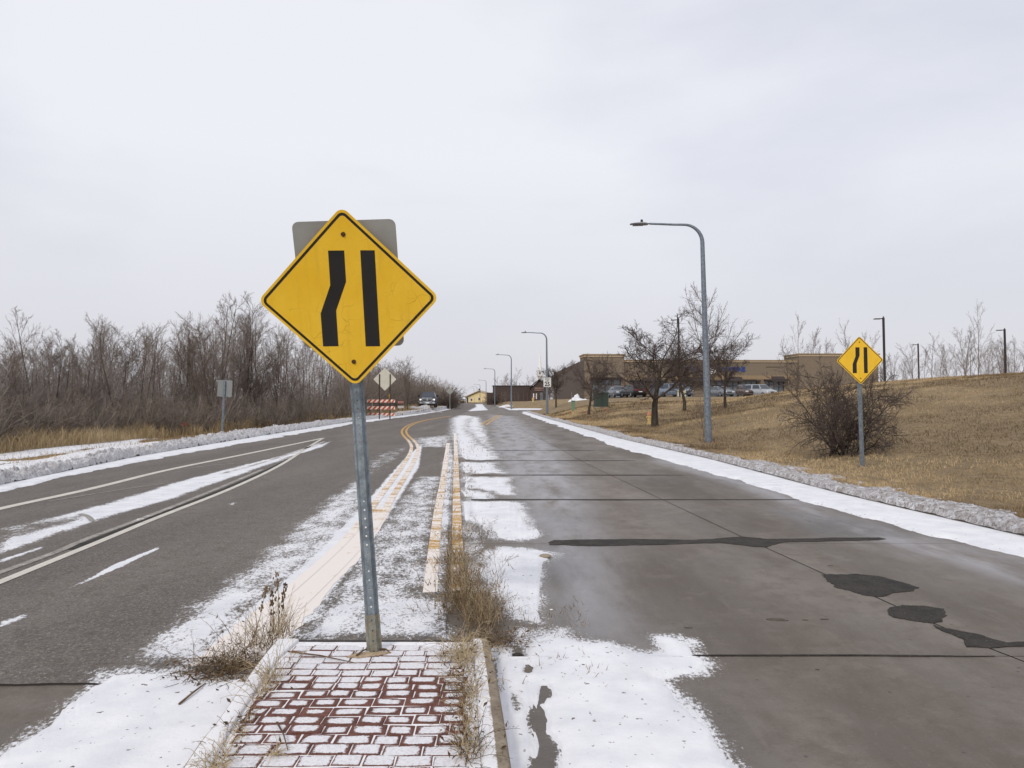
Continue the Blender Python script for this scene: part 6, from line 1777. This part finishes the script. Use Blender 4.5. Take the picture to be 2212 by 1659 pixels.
# ------------------------------------------------------------------ grass
def m_blades(name, cols):
    b = NB(name); t = b.attr('tone')
    c = b.mix(b.ramp(t, 0.0, 0.5, 0, 1, False), srgb(*cols[0]), srgb(*cols[1])); c = b.mix(b.ramp(t, 0.5, 1.0, 0, 1, False), c, srgb(*cols[2]))
    return b.done(c, 0.9, 0, 0.15)
M['lawn'] = m_blades('dead_lawn_blades', ((98, 81, 60), (154, 131, 99), (198, 174, 135)))
M['reed'] = m_blades('tall_dry_grass', ((118, 102, 78), (168, 147, 114), (204, 184, 150)))
def blades(name, X, Y, h, wd, lean, m, seed, segs=1, z=None, tone=None):
    rng = np.random.default_rng(seed); n = len(X)
    z = terrain(X, Y) if z is None else z
    a = rng.random(n) * 2 * math.pi; la = rng.random(n) * 2 * math.pi; ll = lean * (0.3 + rng.random(n))
    base = np.stack([X, Y, z - 0.01], 1); sd = np.stack([np.cos(a), np.sin(a), 0 * a], 1) * (wd / 2)[:, None]
    ld = np.stack([np.cos(la), np.sin(la), 0 * la], 1)
    tone = np.clip(rng.random(n) if tone is None else tone + 0.35 * (rng.random(n) - .5), 0, 1)
    tip = base + ld * (ll * h)[:, None] + np.array([0, 0, 1.0]) * (h * np.sqrt(np.maximum(0.1, 1 - ll ** 2)))[:, None]
    if segs == 1:
        V = np.stack([base - sd, base + sd, tip], 1); F = np.arange(n * 3).reshape(n, 3); k = 3
    else:
        midp = base + (tip - base) * 0.55 + np.array([0, 0, 0.08]) * h[:, None] * 1.0 - ld * (0.12 * h)[:, None]
        V = np.stack([base - sd, base + sd, midp + sd * .7, midp - sd * .7, tip], 1); i = np.arange(n)[:, None] * 5
        F = np.concatenate([i + np.array([[0, 1, 2]]), i + np.array([[0, 2, 3]]), i + np.array([[3, 2, 4]])]); k = 5
    o = link(name, mesh_np(name, V.reshape(-1, 3), F, False, {'tone': np.repeat(tone, k)}), m); o['kind'] = 'stuff'
    return o
rng = np.random.default_rng(17)
n = 230000
Y = 5.5 * (75 / 5.5) ** (rng.random(n) ** 0.9); e = 0.55 + 34 * rng.random(n) ** 1.5
X = kerbR(Y) + e
keep = (X / Y < 0.82) & (X / Y > -0.1) & (fbm(X * 2.2, Y * 2.2, 21) > 0.36)
X, Y, e = X[keep], Y[keep], e[keep]
tn = fbm(X * 0.5, Y * 0.3, 22, 5)
h = (0.035 + 0.05 * rng.random(len(X))) * (1 + Y / 55) * (0.6 + 0.9 * fbm(X * 1.5, Y * 1.5, 23)) * np.where(e < 1.4, 0.8, 1)
blades('lawn_grass', X, Y, h, 0.006 + Y * 0.00042, 0.75, M['lawn'], 24, tone=np.clip((tn - 0.5) * 4.2 + 0.45, 0, 1))
n = 9000       # coarser tufts
Y = 6 * (60 / 6) ** (rng.random(n) ** 0.9); e = 0.9 + 26 * rng.random(n) ** 1.4; X = kerbR(Y) + e
keep = (X / Y < 0.72) & (fbm(X * 1.3, Y * 1.3, 121) > 0.60); X, Y = X[keep], Y[keep]
blades('lawn_tufts', X, Y, 0.08 + 0.12 * rng.random(len(X)), 0.006 + Y * 0.0004, 0.7, M['lawn'], 124, tone=0.15 + 0.7 * fbm(X * .9, Y * .6, 125))
n = 46000
x = rng.uniform(-80, 900, n); ed = np.interp(x, [-60, 0, 150, 300, 450, 600, 770, 850, 905, 960], [20.5, 23, 26, 30, 35, 42, 62, 86, 108, 135])
Y = ed * (0.86 + 0.19 * rng.random(n)); X = (x - 1106) / FPX * Y
eL = kerbL(Y) - X
keep = (eL > np.interp(Y, [14, 24, 34, 60], [3.6, 3.2, 2.2, 1.6])) & (fbm(X * 1.1, Y * 0.8, 31) > 0.40); X, Y = X[keep], Y[keep]
h = (0.15 + 0.55 * rng.random(len(X)) ** 1.6) * (0.3 + 1.3 * fbm(X * 0.9, Y * 0.7, 32))
blades('tall_dry_grass', X, Y, h, 0.008 + Y * 0.0004, 0.55, M['reed'], 33, 2, tone=0.25 + 0.6 * fbm(X * .8, Y * .5, 34))
n = 50000
Y = 11 * (130 / 11) ** rng.random(n); eL = 0.5 + 5.5 * rng.random(n); X = kerbL(Y) - eL
keep = (X / Y > -0.75) & (fbm(X * 1.6, Y * 1.6, 36) > 0.38); X, Y = X[keep], Y[keep]
blades('verge_grass', X, Y, (0.04 + 0.08 * rng.random(len(X))) * (1 + Y / 90), 0.006 + Y * 0.00045, 0.8, M['lawn'], 37, tone=fbm(X * .7, Y * .4, 38))

# ------------------------------------------------------------------ dry weeds rooted along the island
M['straw'] = m_bark('pale_straw', (162, 142, 110), (204, 186, 152), 6)
M['weed'] = m_bark('dry_brown_weed', (108, 90, 70), (152, 131, 102), 6)
M['weed_dark'] = m_bark('dark_dead_weed', (74, 60, 48), (116, 96, 74), 6)
def clump(name, loc, n, h, spread, label, seed, mats=('straw', 'weed', 'weed_dark'), lean=0.6, rx=0.1, ry=0.1, leaf=0, sag=0.25, twigs=3, group='dry weeds along the island kerbs', r=0.0017, spikes=0):
    rng = np.random.default_rng(seed)
    root = empty(name, loc, 0, label, 'weed', group); n = int(n * 0.62); leaf = int(leaf * 0.6)
    for ki, (mname, share) in enumerate(zip(mats, (0.45, 0.35, 0.2))):
        m_ = max(3, int(n * share))
        st = np.c_[rng.normal(size=m_) * rx, rng.normal(size=m_) * ry, np.full(m_, -0.01)]
        d = np.c_[rng.normal(size=(m_, 2)) * lean, np.ones(m_) * (1.0 if ki < 2 else 0.55)]
        L = h * (0.35 + 0.75 * rng.random(m_) ** 1.4)
        P, R = grow_branches(rng, st, d, L, np.full(m_, r), np.full(m_, r * 0.45), 6, 0.12, 0.02, sag)
        P[..., 2] = np.maximum(P[..., 2], 0.004)
        gr = [(P, R, 3)]
        if twigs:
            s, dd, ln, rr = children(rng, P, R, L, twigs, 0.35, 1.0, 42, 16, 0.26, 0.8, r * 0.5)
            P2, R2 = grow_branches(rng, s, dd, ln, rr, rr * 0.6, 3, 0.25, 0.0)
            P2[..., 2] = np.maximum(P2[..., 2], 0.003); gr.append((P2, R2, 3))
        link('stems', mesh_np('stems', *tubes(gr), False), M[mname], root)['kind'] = 'stuff'
    if leaf:
        c = np.c_[rng.normal(size=leaf) * (rx + .06), rng.normal(size=leaf) * (ry + .06), np.abs(rng.normal(size=leaf)) * h * 0.18 + 0.01]
        a = unit(rng.normal(size=(leaf, 3))); b2_ = unit(np.cross(a, rng.normal(size=(leaf, 3)))); s1 = (0.007 + 0.012 * rng.random(leaf))[:, None]
        n_ = np.cross(a, b2_)
        V = np.stack([c - a * s1, c + b2_ * s1 * .4 + n_ * s1 * .25, c + a * s1, c - b2_ * s1 * .4 + n_ * s1 * .25], 1); V[..., 2] = np.maximum(V[..., 2], 0.004)
        link('dead_leaves', mesh_np('dead_leaves', V.reshape(-1, 3), np.arange(leaf * 4).reshape(-1, 4)), M['weed_dark'], root)['kind'] = 'stuff'
    for s_ in range(spikes):
        p0 = Vector((rng.normal() * rx, rng.normal() * ry, 0)); hh = h * (1.0 + 0.5 * rng.random()); tip = p0 + Vector((rng.normal() * .05, rng.normal() * .04, hh))
        mb = MB(); mb.tube([p0, p0.lerp(tip, .5) + Vector((.01, 0, 0)), tip], [.0025, .002, .001], 5)
        for q in range(26):
            t_ = 0.55 + 0.45 * rng.random(); c_ = p0.lerp(tip, t_) + Vector((rng.normal() * .008, rng.normal() * .008, 0))
            mb.ball(c_, .004 + .003 * rng.random(), (1, 1, 1.6), 5, 4)
        mb.build('seed_spike', M['weed_dark' if s_ % 2 else 'weed'], root)
    return root
def gp(x, y, z=0.0): q = G(x, y, z); return (q[0], q[1], z)
clump('weed_clump', gp(500, 1440, 0.02), 380, 0.27, 0.5, 'brown tangled weed clump at the front left corner of the island, on the snow', 401, ('weed', 'weed_dark', 'weed_dark'), 0.9, 0.11, 0.06, 160, 0.5)
clump('weed_clump', gp(560, 1400, 0.06), 130, 0.33, 0.4, 'taller weed clump with seed spikes left of the sign post', 402, ('weed', 'straw', 'weed_dark'), 0.30, 0.07, 0.06, 50, 0.2, spikes=2)
clump('weed_clump', gp(608, 1375, 0.10), 100, 0.31, 0.4, 'upright straw clump with one dark seed head by the island corner', 403, ('straw', 'straw', 'weed'), 0.20, 0.035, 0.06, 20, 0.15, spikes=2)
clump('weed_clump', gp(582, 1478, 0.12), 130, 0.22, 0.4, 'straw tuft in the left kerb joint beside the bricks', 404, ('straw', 'straw', 'weed'), 0.5, 0.025, 0.12, 20, 0.4)
clump('weed_clump', gp(520, 1570, 0.12), 90, 0.12, 0.4, 'low tuft in the left kerb joint, nearest to us', 405, ('straw', 'weed', 'weed_dark'), 0.7, 0.02, 0.10, 20, 0.4)
clump('weed_clump', gp(470, 1655, 0.12), 110, 0.16, 0.4, 'straw tuft at the lower left edge of the bricks', 406, ('straw', 'straw', 'weed'), 0.7, 0.02, 0.06, 10, 0.4)
clump('weed_clump', gp(595, 1628, 0.125), 46, 0.14, 0.4, 'small pale straw tuft growing out of the bricks', 407, ('straw', 'straw', 'straw'), 1.0, 0.012, 0.012, 4, 0.7, 0)
for k, (x, y, z, n_, hh, lab) in enumerate([
        (975, 1165, 0.02, 170, 0.20, 'farthest low weed clump along the right yellow line'),
        (984, 1212, 0.02, 260, 0.27, 'weed clump on the right yellow line behind the tall clump'),
        (993, 1262, 0.02, 340, 0.32, 'tall brown weed clump right of the sign post'),
        (1000, 1312, 0.03, 380, 0.34, 'dense tall weed clump at the front right corner of the island'),
        (1040, 1345, 0.02, 280, 0.30, 'weed clump with arching straw beside the wet dark patch')]):
    clump('weed_clump', gp(x, y, z), n_, hh, 0.4, lab, 420 + k, ('weed', 'straw', 'weed_dark'), 0.32, 0.075, 0.10 + 0.02 * (k < 3), 60, 0.25)
clump('weed_clump', gp(1070, 1390, 0.02), 200, 0.22, 0.5, 'dark matted weeds in the gutter at the end of the right kerb', 430, ('weed_dark', 'weed', 'weed_dark'), 1.2, 0.08, 0.07, 160, 0.7)
clump('weed_clump', gp(1000, 1420, 0.12), 260, 0.26, 0.4, 'straw clump between bricks and right kerb, behind the others', 431, ('straw', 'straw', 'weed'), 0.7, 0.05, 0.10, 40, 0.6)
clump('weed_clump', gp(1012, 1540, 0.12), 130, 0.16, 0.4, 'thin straw line of weeds along the right edge of the bricks', 432, ('straw', 'weed', 'weed'), 0.5, 0.02, 0.14, 20, 0.5)
clump('weed_clump', gp(1012, 1620, 0.12), 160, 0.20, 0.4, 'dark and straw weeds at the lower right edge of the bricks', 433, ('straw', 'weed_dark', 'weed_dark'), 0.5, 0.025, 0.07, 60, 0.4)
clump('weed_clump', gp(1003, 1480, 0.12), 200, 0.17, 0.4, 'brown mat of weeds between the bricks and the right kerb, midway', 434, ('weed', 'straw', 'weed_dark'), 0.7, 0.035, 0.14, 60, 0.6)
clump('weed_clump', gp(470, 1462, 0.02), 260, 0.16, 0.5, 'flattened dark brown weeds at the outer left corner of the island', 435, ('weed_dark', 'weed', 'weed_dark'), 1.3, 0.10, 0.05, 140, 0.8)
# thin twiggy weed standing in the snow right of the island
ms = tree_meshes(440, 0.62, 5, 0.45, 0.0028, (0.6, 1.0), [dict(n=6, t0=0.2, ang=34, ratio=0.5, rr=0.7, rmin=0.0014, segs=4, jit=0.08, up=0.02), dict(n=4, t0=0.3, ang=36, ratio=0.45, rr=0.7, rmin=0.0011, segs=3, jit=0.1, up=0.0)], base=0.02)
with_mats(ms, 'weed', 'weed')
place_tree(ms, gp(1070, 1330, 0.0), 0.4, 1.0, 'thin twiggy weed spreading over the snow patch right of the weeds', None, 'twiggy_weed', 'weed')
place_tree(ms, gp(1040, 1165, 0.0), 2.4, (0.7, 0.7, 0.6), 'faint twiggy weed before the snow patch, farther along the line', None, 'twiggy_weed', 'weed')
# matted debris along the joint
rng = np.random.default_rng(51); n = 2600
Y = 5.0 * (30 / 5.0) ** (rng.random(n) ** 1.5); X = asphR(Y) + 0.10 + 0.30 * rng.normal(size=n) * (0.5 + Y / 30)
keep = fbm(X * 4, Y * 1.5, 52) > 0.46; X, Y = X[keep], Y[keep]
blades('plant_litter', X, Y, 0.03 + 0.07 * rng.random(len(X)), 0.005 + 0.0006 * Y, 0.97, M['lawn'], 53, z=np.full(len(X), 0.02), tone=0.15 + 0.3 * rng.random(len(X)))
rng = np.random.default_rng(54); n = 900
X = rng.uniform(-0.30, 0.55, n); Y = rng.uniform(4.2, 6.2, n); keep = fbm(X * 5, Y * 4, 55) > 0.5; X, Y = X[keep], Y[keep]
blades('plant_litter', X, Y, 0.02 + 0.05 * rng.random(len(X)), np.full(len(X), 0.006), 0.97, M['lawn'], 56, z=np.full(len(X), 0.022), tone=0.1 + 0.2 * rng.random(len(X)))
# sticks
def stick(a, b_, r, lab, z=0.0):
    pa, pb = Vector(gp(*a, z)), Vector(gp(*b_, z)); m_ = pa.lerp(pb, .5) + Vector((0.004, 0.004, 0.006))
    c = pa.lerp(pb, .5); mb = MB(); mb.tube([pa - c + Vector((0, 0, r)), m_ - c + Vector((0, 0, r)), pb - c + Vector((0, 0, r))], [r, r * .9, r * .5], 6)
    o = mb.build('stick', M['weed_dark'], None); o.location = c
    prop(o, lab, 'stick', 'sticks lying by the island')
stick((622, 1409), (768, 1434), 0.005, 'long dark stick lying on the bricks left of the sign post', IZ + 0.006)
stick((387, 1523), (444, 1478), 0.006, 'dark stick lying on the snow left of the island', 0.022)
stick((598, 1562), (622, 1622), 0.004, 'thin upright-looking twig on the bricks beside the straw tuft', IZ + 0.006)
stick((770, 1418), (792, 1404), 0.006, 'short dark stick added as contact shade at the left foot of the sign post', IZ + 0.006)  # this and the next dark stick are added as the post's contact shadow
stick((822, 1404), (842, 1411), 0.006, 'short dark stick added as contact shade at the right foot of the sign post', IZ + 0.006)
# stones and a bit of litter
M['stone'] = plain('grey_stone', srgb(150, 138, 120), 0.9, 0, 0.15, 20)
for x, y, r_, lab in ((1189, 1251, 0.0, ''), ):
    pass
for x, y, rx_, lab, m_ in ((1178, 1205, 0.055, 'flat tan stone at the edge of the snow patch beside the tar crack', 'stone'), (1118, 1418, 0.03, 'dark pebble on the powdery snow right of the island', 'tar'), (1191, 1318, 0.012, 'tiny white pebble on the dark concrete', 'sign_white')):
    q = gp(x, y, 0.0); o = MB().ball((0, 0, 0), rx_, (1.2, .8, .45), 10, 7).build('stone', M[m_], None, True); o.location = (q[0], q[1], rx_ * .3)
    prop(o, lab, 'stone')
